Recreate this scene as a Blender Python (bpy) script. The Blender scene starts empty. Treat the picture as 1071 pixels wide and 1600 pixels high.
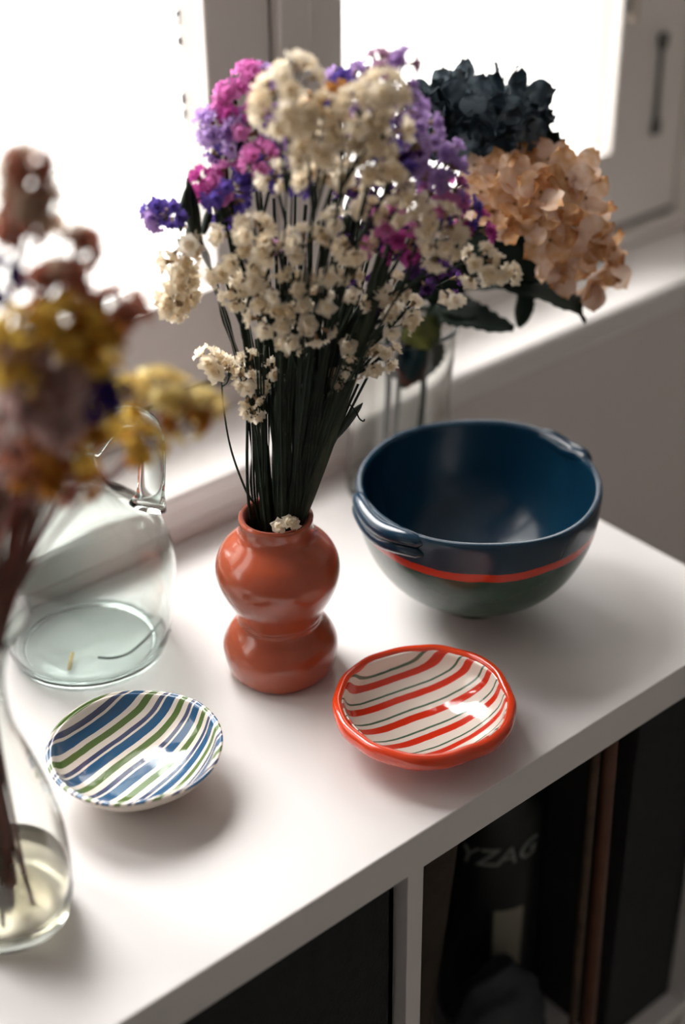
import bpy, bmesh, math, random
from mathutils import Vector, Matrix, Quaternion

S = bpy.context.scene
COL = S.collection
R = math.radians

# ------------------------------------------------------------------ camera
H = 0.829                         # lens height above the shelf top (the shelf top is z = 0, the floor z = -0.77)
FPX = 2469.4                      # focal length in pixels of the 1071 x 1600 frame
CAM_RT = Vector((0.7594, -0.6505, -0.0096))
CAM_DN = Vector((-0.3528, -0.3994, -0.8462))
CAM_FW = Vector((0.5466, 0.6460, -0.5328))
cam_d = bpy.data.cameras.new('camera')
cam = bpy.data.objects.new('camera', cam_d)
COL.objects.link(cam)
rm = Matrix((CAM_RT, -CAM_DN, -CAM_FW)).transposed()
cam.matrix_world = Matrix.Translation((0, 0, H)) @ rm.to_4x4()
cam_d.sensor_fit = 'VERTICAL'
cam_d.sensor_height = 36.0
cam_d.lens = FPX / 1600 * 36.0
cam_d.clip_start = 0.05
cam_d.dof.use_dof = True
cam_d.dof.focus_distance = 1.245
cam_d.dof.aperture_fstop = 2.0
cam_d.dof.aperture_blades = 0
S.camera = cam

# ------------------------------------------------------------------ sky, sun, exposure
w = bpy.data.worlds.new('overcast_sky')
S.world = w
w.use_nodes = True
bg = w.node_tree.nodes['Background']
bg.inputs[0].default_value = (1.0, 0.965, 0.915, 1)
bg.inputs[1].default_value = 0.78
sun_d = bpy.data.lights.new('hazy_sun', 'SUN')
sun_d.energy = 21.0
sun_d.color = (1.0, 0.972, 0.95)
sun_d.angle = R(42)
sun = bpy.data.objects.new('hazy_sun', sun_d)
COL.objects.link(sun)
sun.location = (0.9, 3.5, 3.0)
SUN_EL, SUN_AZ = R(50), R(6)
sun.rotation_euler = Vector((math.sin(SUN_AZ) * math.cos(SUN_EL), -math.cos(SUN_AZ) * math.cos(SUN_EL), -math.sin(SUN_EL))).to_track_quat('-Z', 'Y').to_euler()
vs = S.view_settings
vs.view_transform = 'Standard'
vs.look = 'None'
vs.exposure = 0.0
vs.gamma = 1.0
vs.use_curve_mapping = False
S.cycles.use_denoising = True
S.cycles.max_bounces = 14
S.cycles.diffuse_bounces = 8
S.cycles.transmission_bounces = 12
S.cycles.transparent_max_bounces = 24
S.cycles.blur_glossy = 0.6
S.cycles.sample_clamp_indirect = 25.0


# ------------------------------------------------------------------ helpers
def lin(h):
    h = h.lstrip('#')
    v = [int(h[i:i + 2], 16) / 255 for i in (0, 2, 4)]
    return tuple(c / 12.92 if c <= 0.04045 else ((c + 0.055) / 1.055) ** 2.4 for c in v) + (1,)


def ray(x, y):
    return CAM_RT * ((x - 535.5) / FPX) + CAM_DN * ((y - 800) / FPX) + CAM_FW


CAMP = Vector((0, 0, H))
HEAD = Vector((0.646, 0.7634, 0))      # horizontal heading of the lens
SIDE = Vector((0.7634, -0.646, 0))


def at(x, y, base, off=0.0):
    """World point seen at pixel (x, y) on the upright plane that faces the lens through base, off metres behind it."""
    d = ray(x, y)
    n = HEAD
    t = ((Vector((base[0], base[1], 0)) - Vector((0, 0, 0))).dot(n) + off) / d.dot(n)
    return CAMP + d * t


def onz(x, y, z=0.0):
    d = ray(x, y)
    return CAMP + d * ((z - H) / d.z)


def ony(x, y, Y):
    d = ray(x, y)
    return CAMP + d * (Y / d.y)


def mesh(name, vs_, fs, mats, fm=None, smooth=True):
    me = bpy.data.meshes.new(name)
    me.from_pydata([tuple(v) for v in vs_], [], fs)
    for m in mats if isinstance(mats, (list, tuple)) else [mats]:
        me.materials.append(m)
    if fm:
        me.polygons.foreach_set('material_index', fm)
    me.polygons.foreach_set('use_smooth', [smooth] * len(me.polygons))
    me.update()
    return me


def tag(o, label=None, cat=None, group=None, kind=None):
    if label: o['label'] = label
    if cat: o['category'] = cat
    if group: o['group'] = group
    if kind: o['kind'] = kind
    return o


def thing(name, loc, label, cat, group=None):
    o = bpy.data.objects.new(name, None)
    o.empty_display_size = 0.02
    COL.objects.link(o)
    o.location = loc
    return tag(o, label, cat, group)


ORIG = {}


def origin(o):
    return ORIG.get(o.name, Vector(o.location))


def obj(name, me, parent=None, mw=None, label=None):
    """Link a mesh whose vertices are in world space (or placed by mw) under parent."""
    o = bpy.data.objects.new(name, me)
    COL.objects.link(o)
    if mw is None:
        mw = Matrix.Identity(4)
    if parent is not None:
        o.parent = parent
        po = origin(parent)
        o.matrix_local = Matrix.Translation(-po) @ mw
        ORIG[o.name] = Vector((0, 0, 0)) if mw == Matrix.Identity(4) else Vector(mw.translation)
    else:
        o.matrix_world = mw
        ORIG[o.name] = Vector(mw.translation)
    if label: o['label'] = label
    return o


class MB:
    def __init__(self):
        self.v, self.f, self.m = [], [], []

    def add(self, vs_, fs, mi=0):
        k = len(self.v)
        self.v += [Vector(p) for p in vs_]
        self.f += [tuple(i + k for i in q) for q in fs]
        self.m += [mi] * len(fs)
        return self

    def box(self, lo, hi, mi=0, bev=0.0):
        bm = bmesh.new()
        bmesh.ops.create_cube(bm, size=1)
        for v in bm.verts:
            v.co = Vector([(lo[i] + hi[i]) / 2 + v.co[i] * (hi[i] - lo[i]) for i in range(3)])
        if bev:
            bmesh.ops.bevel(bm, geom=bm.edges[:], offset=bev, segments=2, affect='EDGES', profile=0.5)
        bm.verts.index_update()
        self.add([v.co.copy() for v in bm.verts], [[v.index for v in f.verts] for f in bm.faces], mi)
        bm.free()
        return self

    def tube(self, pts, rad, seg=8, flat=1.0, mi=0, cap=True, up=None, twist=0.0):
        pts = [Vector(p) for p in pts]
        n = len(pts)
        if not isinstance(rad, (list, tuple)): rad = [rad] * n
        a = Vector(up) if up else None
        rings = []
        for i in range(n):
            t = (pts[min(i + 1, n - 1)] - pts[max(i - 1, 0)])
            if t.length < 1e-9: t = Vector((0, 0, 1))
            t.normalize()
            if a is None:
                a = t.orthogonal()
            a = (a - t * a.dot(t))
            if a.length < 1e-6: a = t.orthogonal()
            a.normalize()
            b = t.cross(a)
            rr = []
            for k in range(seg):
                th = 2 * math.pi * k / seg + twist * i
                rr.append(pts[i] + a * (math.cos(th) * rad[i]) + b * (math.sin(th) * rad[i] * flat))
            rings.append(rr)
        vs_ = [p for r_ in rings for p in r_]
        fs = []
        for i in range(n - 1):
            for k in range(seg):
                k2 = (k + 1) % seg
                fs.append((i * seg + k, i * seg + k2, (i + 1) * seg + k2, (i + 1) * seg + k))
        if cap:
            fs.append(tuple(range(seg - 1, -1, -1)))
            fs.append(tuple((n - 1) * seg + k for k in range(seg)))
        return self.add(vs_, fs, mi)

    def lathe(self, prof, c, seg=64, mi=0, wob=None, mis=None):
        """prof: (r, z) list; a first or last r of 0 closes the surface."""
        vs_, fs, idx = [], [], []
        for (r, z) in prof:
            if r <= 1e-7:
                idx.append([len(vs_)])
                vs_.append(Vector((c[0], c[1], c[2] + z)))
            else:
                row = []
                for k in range(seg):
                    th = 2 * math.pi * k / seg
                    r2, z2 = (r, z) if wob is None else wob(r, z, th)
                    row.append(len(vs_))
                    vs_.append(Vector((c[0] + math.cos(th) * r2, c[1] + math.sin(th) * r2, c[2] + z2)))
                idx.append(row)
        ms = []
        for i in range(len(prof) - 1):
            a, b = idx[i], idx[i + 1]
            for k in range(seg):
                k2 = (k + 1) % seg
                if len(a) == 1 and len(b) == 1: continue
                if len(a) == 1: fs.append((a[0], b[k2], b[k]))
                elif len(b) == 1: fs.append((a[k], a[k2], b[0]))
                else: fs.append((a[k], a[k2], b[k2], b[k]))
                ms.append(mi if mis is None else mis[i])
        k0 = len(self.v)
        self.add(vs_, fs, mi)
        if mis is not None: self.m[-len(ms):] = ms
        return self

    def me(self, name, mats, smooth=True):
        return mesh(name, self.v, self.f, mats, self.m, smooth)


def crom(ps, n=8):
    """Catmull-Rom through points (tuples of any length)."""
    ps = [Vector(p) for p in ps]
    q = [ps[0] * 2 - ps[1]] + ps + [ps[-1] * 2 - ps[-2]]
    out = []
    for i in range(1, len(q) - 2):
        for k in range(n):
            t = k / n
            a, b, c, d = q[i - 1], q[i], q[i + 1], q[i + 2]
            out.append(0.5 * ((2 * b) + (c - a) * t + (2 * a - 5 * b + 4 * c - d) * t * t + (3 * b - a - 3 * c + d) * t ** 3))
    out.append(ps[-1])
    return out


def smooth_prof(ps, n=6):
    return [(max(p.x, 0.0), p.y) for p in crom([Vector((a, b)) for a, b in ps], n)]


# ------------------------------------------------------------------ materials
def nmat(name):
    m = bpy.data.materials.new(name)
    m.use_nodes = True
    nt = m.node_tree
    return m, nt, nt.nodes['Principled BSDF']


def N(nt, t, **kw):
    n = nt.nodes.new(t)
    for k, v in kw.items():
        if k.startswith('i_'):
            key = k[2:]
            n.inputs[int(key) if key.isdigit() else key.replace('_', ' ')].default_value = v
        else:
            setattr(n, k, v)
    return n


def mat(name, col, rough=0.5, col2=None, scale=8.0, bump=0.0, bscale=60.0, coat=0.0, metal=0.0, spec=0.5, detail=4.0):
    m, nt, p = nmat(name)
    c = lin(col) if isinstance(col, str) else col
    p.inputs['Base Color'].default_value = c
    p.inputs['Roughness'].default_value = rough
    p.inputs['Metallic'].default_value = metal
    p.inputs['Specular IOR Level'].default_value = spec
    p.inputs['Coat Weight'].default_value = coat
    p.inputs['Coat Roughness'].default_value = 0.05
    tc = N(nt, 'ShaderNodeTexCoord')
    if col2:
        nz = N(nt, 'ShaderNodeTexNoise', i_Scale=scale, i_Detail=detail)
        nt.links.new(tc.outputs['Object'], nz.inputs['Vector'])
        mx = N(nt, 'ShaderNodeMix', data_type='RGBA')
        mr = N(nt, 'ShaderNodeMapRange', i_1=0.35, i_2=0.65)
        nt.links.new(nz.outputs['Fac'], mr.inputs[0])
        nt.links.new(mr.outputs[0], mx.inputs[0])
        mx.inputs[6].default_value = c
        mx.inputs[7].default_value = lin(col2)
        nt.links.new(mx.outputs[2], p.inputs['Base Color'])
    if bump:
        n2 = N(nt, 'ShaderNodeTexNoise', i_Scale=bscale, i_Detail=3.0)
        nt.links.new(tc.outputs['Object'], n2.inputs['Vector'])
        b = N(nt, 'ShaderNodeBump', i_Strength=bump, i_Distance=0.002)
        nt.links.new(n2.outputs['Fac'], b.inputs['Height'])
        nt.links.new(b.outputs['Normal'], p.inputs['Normal'])
    return m


def petal_mat(name, col, col2, trans=0.4, rough=0.7):
    """Papery petal: diffuse and see-through glow, a slightly different colour on every floret."""
    m, nt, p = nmat(name)
    out = nt.nodes['Material Output']
    nt.nodes.remove(p)
    oi = N(nt, 'ShaderNodeObjectInfo')
    tc = N(nt, 'ShaderNodeTexCoord')
    nz = N(nt, 'ShaderNodeTexNoise', i_Scale=160.0, i_Detail=3.0)
    nt.links.new(tc.outputs['Object'], nz.inputs['Vector'])
    ad = N(nt, 'ShaderNodeMath', operation='ADD')
    ml = N(nt, 'ShaderNodeMath', operation='MULTIPLY', i_1=0.65)
    nt.links.new(oi.outputs['Random'], ml.inputs[0])
    m2 = N(nt, 'ShaderNodeMapRange', i_1=0.3, i_2=0.7, i_3=0.0, i_4=0.4)
    nt.links.new(nz.outputs['Fac'], m2.inputs[0])
    nt.links.new(ml.outputs[0], ad.inputs[0])
    nt.links.new(m2.outputs[0], ad.inputs[1])
    mx = N(nt, 'ShaderNodeMix', data_type='RGBA')
    mx.inputs[6].default_value = lin(col)
    mx.inputs[7].default_value = lin(col2)
    nt.links.new(ad.outputs[0], mx.inputs[0])
    d = N(nt, 'ShaderNodeBsdfDiffuse')
    t = N(nt, 'ShaderNodeBsdfTranslucent')
    nt.links.new(mx.outputs[2], d.inputs[0])
    nt.links.new(mx.outputs[2], t.inputs[0])
    s = N(nt, 'ShaderNodeMixShader', i_0=trans)
    nt.links.new(d.outputs[0], s.inputs[1])
    nt.links.new(t.outputs[0], s.inputs[2])
    nt.links.new(s.outputs[0], out.inputs[0])
    return m


def glass_mat(name, col, rough=0.0, ior=1.45, bump=0.0, bscale=25.0, absorb=0.0, acol='#6fb3ad'):
    m, nt, p = nmat(name)
    p.inputs['Base Color'].default_value = lin(col)
    p.inputs['Roughness'].default_value = rough
    p.inputs['IOR'].default_value = ior
    p.inputs['Transmission Weight'].default_value = 1.0
    if absorb:
        va = N(nt, 'ShaderNodeVolumeAbsorption', i_Density=absorb)
        va.inputs[0].default_value = lin(acol)
        nt.links.new(va.outputs[0], nt.nodes['Material Output'].inputs['Volume'])
    if bump:
        tc = N(nt, 'ShaderNodeTexCoord')
        n2 = N(nt, 'ShaderNodeTexNoise', i_Scale=bscale, i_Detail=1.0)
        nt.links.new(tc.outputs['Object'], n2.inputs['Vector'])
        b = N(nt, 'ShaderNodeBump', i_Strength=bump, i_Distance=0.004)
        nt.links.new(n2.outputs['Fac'], b.inputs['Height'])
        nt.links.new(b.outputs['Normal'], p.inputs['Normal'])
    return m


def pane_mat():
    """Hammered window glass: lets daylight through, scatters part of it."""
    m, nt, p = nmat('hammered_glass')
    out = nt.nodes['Material Output']
    nt.nodes.remove(p)
    tc = N(nt, 'ShaderNodeTexCoord')
    vo = N(nt, 'ShaderNodeTexNoise', i_Scale=70.0, i_Detail=2.0)
    nt.links.new(tc.outputs['Object'], vo.inputs['Vector'])
    b = N(nt, 'ShaderNodeBump', i_Strength=0.9, i_Distance=0.006)
    nt.links.new(vo.outputs['Fac'], b.inputs['Height'])
    tr = N(nt, 'ShaderNodeBsdfTransparent')
    tl = N(nt, 'ShaderNodeBsdfTranslucent')
    tl.inputs[0].default_value = (0.95, 0.94, 0.92, 1)
    nt.links.new(b.outputs['Normal'], tl.inputs['Normal'])
    gl = N(nt, 'ShaderNodeBsdfGlossy', i_Roughness=0.15)
    nt.links.new(b.outputs['Normal'], gl.inputs['Normal'])
    s1 = N(nt, 'ShaderNodeMixShader', i_0=0.43)
    nt.links.new(tr.outputs[0], s1.inputs[1])
    nt.links.new(tl.outputs[0], s1.inputs[2])
    s2 = N(nt, 'ShaderNodeMixShader', i_0=0.04)
    nt.links.new(s1.outputs[0], s2.inputs[1])
    nt.links.new(gl.outputs[0], s2.inputs[2])
    nt.links.new(s2.outputs[0], out.inputs[0])
    return m


def ramp(nt, stops, interp='CONSTANT'):
    r_ = N(nt, 'ShaderNodeValToRGB')
    cr = r_.color_ramp
    cr.interpolation = interp
    while len(cr.elements) > 1: cr.elements.remove(cr.elements[-1])
    cr.elements[0].position = stops[0][0]
    cr.elements[0].color = lin(stops[0][1])
    for pos, c in stops[1:]:
        e = cr.elements.new(pos)
        e.color = lin(c)
    return r_


def stripe_mat(name, direction, period, phase, stops, curve=0.0, wob=0.0012, rough=0.12):
    """Hand-painted parallel stripes under a clear glaze; direction is the normal of the stripes in plan."""
    m, nt, p = nmat(name)
    tc = N(nt, 'ShaderNodeTexCoord')
    sx = N(nt, 'ShaderNodeSeparateXYZ')
    nt.links.new(tc.outputs['Object'], sx.inputs[0])

    def mul(a, k):
        q = N(nt, 'ShaderNodeMath', operation='MULTIPLY')
        nt.links.new(a, q.inputs[0])
        if isinstance(k, float): q.inputs[1].default_value = k
        else: nt.links.new(k, q.inputs[1])
        return q.outputs[0]

    def add(a, b_):
        q = N(nt, 'ShaderNodeMath', operation='ADD')
        nt.links.new(a, q.inputs[0])
        if isinstance(b_, float): q.inputs[1].default_value = b_
        else: nt.links.new(b_, q.inputs[1])
        return q.outputs[0]
    nx, ny = direction
    u = add(mul(sx.outputs[0], float(nx)), mul(sx.outputs[1], float(ny)))
    v = add(mul(sx.outputs[0], float(-ny)), mul(sx.outputs[1], float(nx)))
    rr = add(mul(sx.outputs[0], sx.outputs[0]), mul(sx.outputs[1], sx.outputs[1]))
    u = add(u, mul(mul(u, rr), 85.0))
    u = add(u, mul(mul(v, v), float(curve)))
    nz = N(nt, 'ShaderNodeTexNoise', i_Scale=40.0, i_Detail=3.0)
    nt.links.new(tc.outputs['Object'], nz.inputs['Vector'])
    u = add(u, mul(add(nz.outputs['Fac'], -0.5), float(wob * 2)))
    t = add(mul(u, 1.0 / period), float(phase))
    fr = N(nt, 'ShaderNodeMath', operation='FRACT')
    nt.links.new(t, fr.inputs[0])
    rp = ramp(nt, stops)
    nt.links.new(fr.outputs[0], rp.inputs[0])
    nt.links.new(rp.outputs[0], p.inputs['Base Color'])
    p.inputs['Roughness'].default_value = rough
    p.inputs['Coat Weight'].default_value = 0.6
    p.inputs['Coat Roughness'].default_value = 0.04
    n2 = N(nt, 'ShaderNodeTexNoise', i_Scale=45.0, i_Detail=2.0)
    nt.links.new(tc.outputs['Object'], n2.inputs['Vector'])
    b = N(nt, 'ShaderNodeBump', i_Strength=0.35, i_Distance=0.0025)
    nt.links.new(n2.outputs['Fac'], b.inputs['Height'])
    nt.links.new(b.outputs['Normal'], p.inputs['Normal'])
    nt.links.new(b.outputs['Normal'], p.inputs['Coat Normal'])
    return m


WALL = mat('wall_paint', '#e8e1df', 0.8, bump=0.15, bscale=90)
ROOM = mat('room_paint', '#dfdedd', 0.85)
FLOOR = mat('floor_boards', '#a09890', 0.55, '#948c84', 3.0)
FRAME = mat('window_frame_paint', '#efeae6', 0.45, '#e8e3de', 5.0, bump=0.1, bscale=40)
SILLM = mat('sill_paint', '#f4f1ef', 0.4, bump=0.06, bscale=30)
DARKM = mat('dark_iron', '#4a4c49', 0.6)
RODM = mat('painted_rod', '#b5a79a', 0.4)
PANE = pane_mat()
SHELFM = mat('white_laminate', '#dcd9d8', 0.38, bump=0.02, bscale=200)
TERRA = mat('terracotta_glaze', '#b25536', 0.2, '#a1482d', 9.0, bump=0.25, bscale=28, coat=0.5)
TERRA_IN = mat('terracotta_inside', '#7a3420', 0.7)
BLUE = mat('blue_glaze', '#0a2a3e', 0.2, '#0f3449', 14.0, bump=0.25, bscale=45, coat=0.15)
GREENG = None
ORANGE = mat('orange_glaze', '#e4451a', 0.16, '#d23a14', 18.0, bump=0.3, bscale=40, coat=0.6)
CREAMG = mat('cream_glaze', '#e6dbce', 0.2, '#dccfc0', 10.0, coat=0.4)
JUGG = glass_mat('pale_aqua_glass', '#f9fefc', 0.0, 1.36, bump=0.16, bscale=14, absorb=10.0)
CLEARG = glass_mat('clear_glass', '#fbfcfa', 0.0, 1.42, bump=0.06, bscale=18, absorb=8.0, acol='#a8b8a8')
STEM = mat('dark_green_stem', '#141f17', 0.7, '#202c20', 60.0, spec=.25)
STEM2 = mat('olive_stem', '#2f3a28', 0.65, '#212b1c', 60.0, spec=.3)
TWIG = mat('brown_twig', '#55402f', 0.7, '#3d2f24', 60.0)
REDST = mat('red_brown_stem', '#7c3524', 0.65, '#5b2a1f', 50.0)
CALYX = mat('dry_calyx', '#98795a', 0.8, '#75684a', 120.0)
LEAFD = mat('dark_dry_leaf', '#16241b', 0.55, '#22301f', 40.0)
LEAFG = mat('hydrangea_leaf', '#0f1a15', 0.75, '#16241a', 22.0, spec=.2)
LEAFY = mat('yellowing_leaf', '#6e7226', 0.5, '#2f3f1f', 30.0)
PET = {
    'cream': petal_mat('cream_petal', '#fdf7ea', '#f6e8cc', 0.6),
    'pink': petal_mat('pink_petal', '#eba6d8', '#d973bb', 0.55),
    'lav': petal_mat('lavender_petal', '#d4bde8', '#bd97d6', 0.55),
    'violet': petal_mat('violet_petal', '#6a5ab2', '#8068bf', 0.5),
    'magenta': petal_mat('magenta_petal', '#c4579f', '#aa4690', 0.5),
    'plum': petal_mat('plum_petal', '#704a8c', '#54386c', 0.3),  # plum flowers; also stands in for purple shadows in the bouquet
    'peach': petal_mat('peach_petal', '#d6a263', '#c58a4c', 0.55),
    'mauve': petal_mat('mauve_petal', '#caa3bd', '#b78aa8', 0.55),
    'beige': petal_mat('beige_petal', '#ead9c8', '#d6bba6', 0.75),
    'rust': petal_mat('rust_petal', '#b67866', '#cb917c', 0.75),
    'yellow': petal_mat('yellow_petal', '#fae488', '#f0cf60', 0.75),
    'lemon': petal_mat('lemon_petal', '#faf0bc', '#f2d98a', 0.75),
    'ochre': petal_mat('ochre_petal', '#cc9248', '#b87c3a', 0.75),
    'rose': petal_mat('dusty_rose_petal', '#dcc4c0', '#c9aaa6', 0.75),
    'indigo': petal_mat('indigo_petal', '#453480', '#392a68', 0.3),
}

# ------------------------------------------------------------------ room
BACK_Y, OUT_Y = 1.067, 1.31
WX0, WX1, WZ0, WZ1 = -0.395, 1.60, 0.055, 1.30
RX0, RX1, RY0, ZF, ZC = -1.1, 2.7, -1.5, -0.77, 1.75


def structure(name, mb, m, parent=None, smooth=False):
    o = obj(name, mb.me(name, m, smooth), parent)
    if parent is None: o['kind'] = 'structure'
    return o


mb = MB()
mb.box((RX0, BACK_Y, ZF), (RX1, OUT_Y, 0.016))
mb.box((RX0, BACK_Y, 0.016), (WX0, OUT_Y, ZC)).box((WX1, BACK_Y, 0.016), (RX1, OUT_Y, ZC))
mb.box((WX0, BACK_Y, WZ1), (WX1, OUT_Y, ZC))
structure('wall_back', mb, WALL)
structure('wall_left', MB().box((RX0 - .1, RY0, ZF), (RX0, OUT_Y, ZC)), ROOM)
structure('wall_right', MB().box((RX1, RY0, ZF), (RX1 + .1, OUT_Y, ZC)), ROOM)
structure('wall_front', MB().box((RX0 - .1, RY0 - .1, ZF), (RX1 + .1, RY0, ZC)), ROOM)
structure('floor', MB().box((RX0 - .1, RY0 - .1, ZF - .1), (RX1 + .1, OUT_Y, ZF)), FLOOR)
structure('ceiling', MB().box((RX0 - .1, RY0 - .1, ZC), (RX1 + .1, OUT_Y, ZC + .1)), ROOM)

# the painted window sill: a board with a rounded nose
prof = [(1.30, 0.016), (1.069, 0.016), (1.069, 0.039), (1.064, 0.0405), (1.0605, 0.044), (1.0605, 0.0505), (1.063, 0.055), (1.068, 0.057), (1.30, 0.060)]
mb = MB()
xs = (WX0, WX1)
mb.add([(x, a, b) for x in xs for a, b in prof], [tuple([k, (k + 1) % len(prof), len(prof) + (k + 1) % len(prof), len(prof) + k]) for k in range(len(prof))]
       + [tuple(range(len(prof) - 1, -1, -1)), tuple(range(len(prof), 2 * len(prof)))])
# horns of the sill either side of the opening
mb.box((WX0 - .06, 1.0605, 0.0405), (WX0, 1.0669, 0.057)).box((WX1, 1.0605, 0.0405), (RX1, 1.0669, 0.057))
o = structure('window_sill', mb, SILLM)
o['label'] = 'white painted window sill with a rounded nose'

# fixed frame
FY = 1.165
fr = thing('trim_1', (0.92, FY, 0.06), None, None)
fr['kind'] = 'structure'
structure('bottom_frame_rail', MB().box((WX0, FY, 0.0585), (WX1, 1.245, 0.083), bev=.002), FRAME, fr)
structure('rebate_strip', MB().box((WX0, 1.217, 0.083), (WX1, 1.245, 0.12)), FRAME, fr)  # strips like this one are added behind the sash gaps to block outside light
structure('frame_jamb', MB().box((1.5455, FY - .012, 0.083), (WX1, 1.245, WZ1), bev=.002), FRAME, fr)
structure('frame_jamb', MB().box((WX0, FY - .012, 0.083), (-0.3585, 1.245, WZ1), bev=.002), FRAME, fr)
structure('frame_head', MB().box((-0.3585, FY - .012, 1.272), (1.5455, 1.245, WZ1), bev=.002), FRAME, fr)
structure('rebate_strip', MB().box((1.515, 1.217, 0.12), (1.5455, 1.245, 1.272)), FRAME, fr)
structure('rebate_strip', MB().box((0.255, 1.217, 0.12), (0.30, 1.245, 1.272)), FRAME, fr)
structure('rebate_strip', MB().box((-0.3585, 1.217, 0.12), (-0.33, 1.245, 1.272)), FRAME, fr)
structure('rebate_strip', MB().box((0.885, 1.217, 0.12), (0.94, 1.245, 1.272)), FRAME, fr)


GAP_DARK = mat('dark_rubber_seal', '#101312', 0.8)  # dark strips stand in for the shade inside the sash gaps
structure('rubber_seal', MB().box((0.9081, 1.180, 0.092), (0.9137, 1.2165, 1.268)), GAP_DARK, fr)
structure('rubber_seal', MB().box((-0.355, 1.178, 0.0832), (1.545, 1.2165, 0.0912)), GAP_DARK, fr)


def sash(n, x0, x1, gx0, gx1, label):
    t = thing('window_%d' % n, (x0, 1.17, 0.088), None, None)
    t['kind'] = 'structure'
    t['label'] = label
    y0, y1, z0, z1, gz0, gz1 = 1.17, 1.215, 0.0915, 1.268, 0.190, 1.185
    structure('stile', MB().box((x0, y0, z0), (gx0, y1, z1), bev=.003), FRAME, t)
    structure('stile', MB().box((gx1, y0, z0), (x1, y1, z1), bev=.003), FRAME, t)
    structure('bottom_rail', MB().box((gx0, y0 + .0003, z0), (gx1, y1, gz0), bev=.003), FRAME, t)
    structure('top_rail', MB().box((gx0, y0 + .0003, gz1), (gx1, y1, z1), bev=.003), FRAME, t)
    # glazing beads: sloped strips that hold the pane
    b = 0.007
    for nm, q in (('glazing_bead', [((gx0, y0 + .012, gz0), (gx1, y0 + .012, gz0), (gx1, 1.2, gz0 + b), (gx0, 1.2, gz0 + b), (gx0, 1.2, gz0), (gx1, 1.2, gz0))]),
                  ('glazing_bead', [((gx1, y0 + .012, gz0), (gx1, y0 + .012, gz1), (gx1 - b, 1.2, gz1), (gx1 - b, 1.2, gz0), (gx1, 1.2, gz0), (gx1, 1.2, gz1))]),
                  ('glazing_bead', [((gx0, y0 + .012, gz0), (gx0, y0 + .012, gz1), (gx0 + b, 1.2, gz1), (gx0 + b, 1.2, gz0), (gx0, 1.2, gz0), (gx0, 1.2, gz1))])):
        v = q[0]
        structure(nm, MB().add(v, [(0, 1, 2, 3), (3, 2, 5, 4), (0, 3, 4), (1, 5, 2), (0, 4, 5, 1)]), FRAME, t)
    o = structure('glass_pane', MB().box((gx0 + .0005, 1.2005, gz0 + .0005), (gx1 - .0005, 1.2045, gz1 - .0005)), PANE, t)
    return t


w1 = sash(1, 0.28, 0.9078, 0.345, 0.834, 'white casement with hammered glass behind the jug')
w3_added = sash(3, -0.355, 0.2755, -0.285, 0.21, 'white casement farthest along the window, behind the bottle')  # unseen casement added to bring light to the bottle and jug side
w2 = sash(2, 0.9140, 1.5415, 0.9985, 1.4125, 'white casement behind the hydrangeas')
structure('cover_strip', MB().box((0.9142, 1.1625, 0.093), (0.9525, 1.1698, 1.262), bev=.0025), FRAME, w2)
# dark putty chips along the left pane
mb = MB()
rnd = random.Random(5)
for k in range(15):
    z = rnd.choice([.36, .375, .43, .445, .455, .30, .21]) + rnd.uniform(-.012, .012)
    l = rnd.uniform(.002, .008)
    x = .8245 + rnd.uniform(0, .0015)
    mb.box((x, 1.1985, z), (x + rnd.uniform(.0008, .0022), 1.2003, z + l), bev=.0003)
structure('putty_chip', mb, DARKM, w1)

ih = thing('casement_hinge', (1.528, 1.17, 0.25), 'dark worn hinge on the casement stile at the edge of the window', 'hinge')
a, b_ = ony(1036, 60, 1.168), ony(1024, 200, 1.168)
mb = MB().tube([a, a.lerp(b_, .15), a.lerp(b_, .5), b_], [.0045, .0032, .0032, .0045], 10)
obj('hinge_pin', mb.me('hinge_pin', DARKM), ih)
mb = MB().tube([a + Vector((0, -.001, .006)), a + Vector((0, -.001, -.010))], [.0075, .0062], 10)
obj('hinge_knuckle', mb.me('hinge_knuckle', DARKM), ih)
mb = MB().tube([b_ + Vector((0, -.001, .010)), b_ + Vector((0, -.001, -.006))], [.006, .0065], 10)
obj('hinge_knuckle', mb.me('hinge_knuckle', DARKM), ih)
a, b_ = ony(995, -60, 1.166), ony(990, 36, 1.166)
hd = thing('window_handle', b_, 'pale painted window handle rod hanging at the top of the casement stile', 'handle')
mb = MB().tube([a, a.lerp(b_, .5), b_ + Vector((0, 0, .004)), b_], [.005, .005, .005, .003], 10)
obj('rod', mb.me('rod', RODM), hd)
mb = MB().tube([a + Vector((-.004, .002, 0)), b_ + Vector((-.005, .002, .012))], [.004, .004], 8)
obj('back_plate', mb.me('back_plate', DARKM), hd)

# ------------------------------------------------------------------ shelf unit
FRONT_Y, END_X, T = 0.6264, 1.030, 0.038
ST_X0 = -0.44
sh = thing('shelf_unit', (0.3, 0.85, ZF), 'white cube shelf unit standing under the window', 'shelf')


def sbox(nm, lo, hi, bev=.0012):
    return obj(nm, MB().box(lo, hi, bev=bev).me(nm, SHELFM, False), sh)


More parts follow.
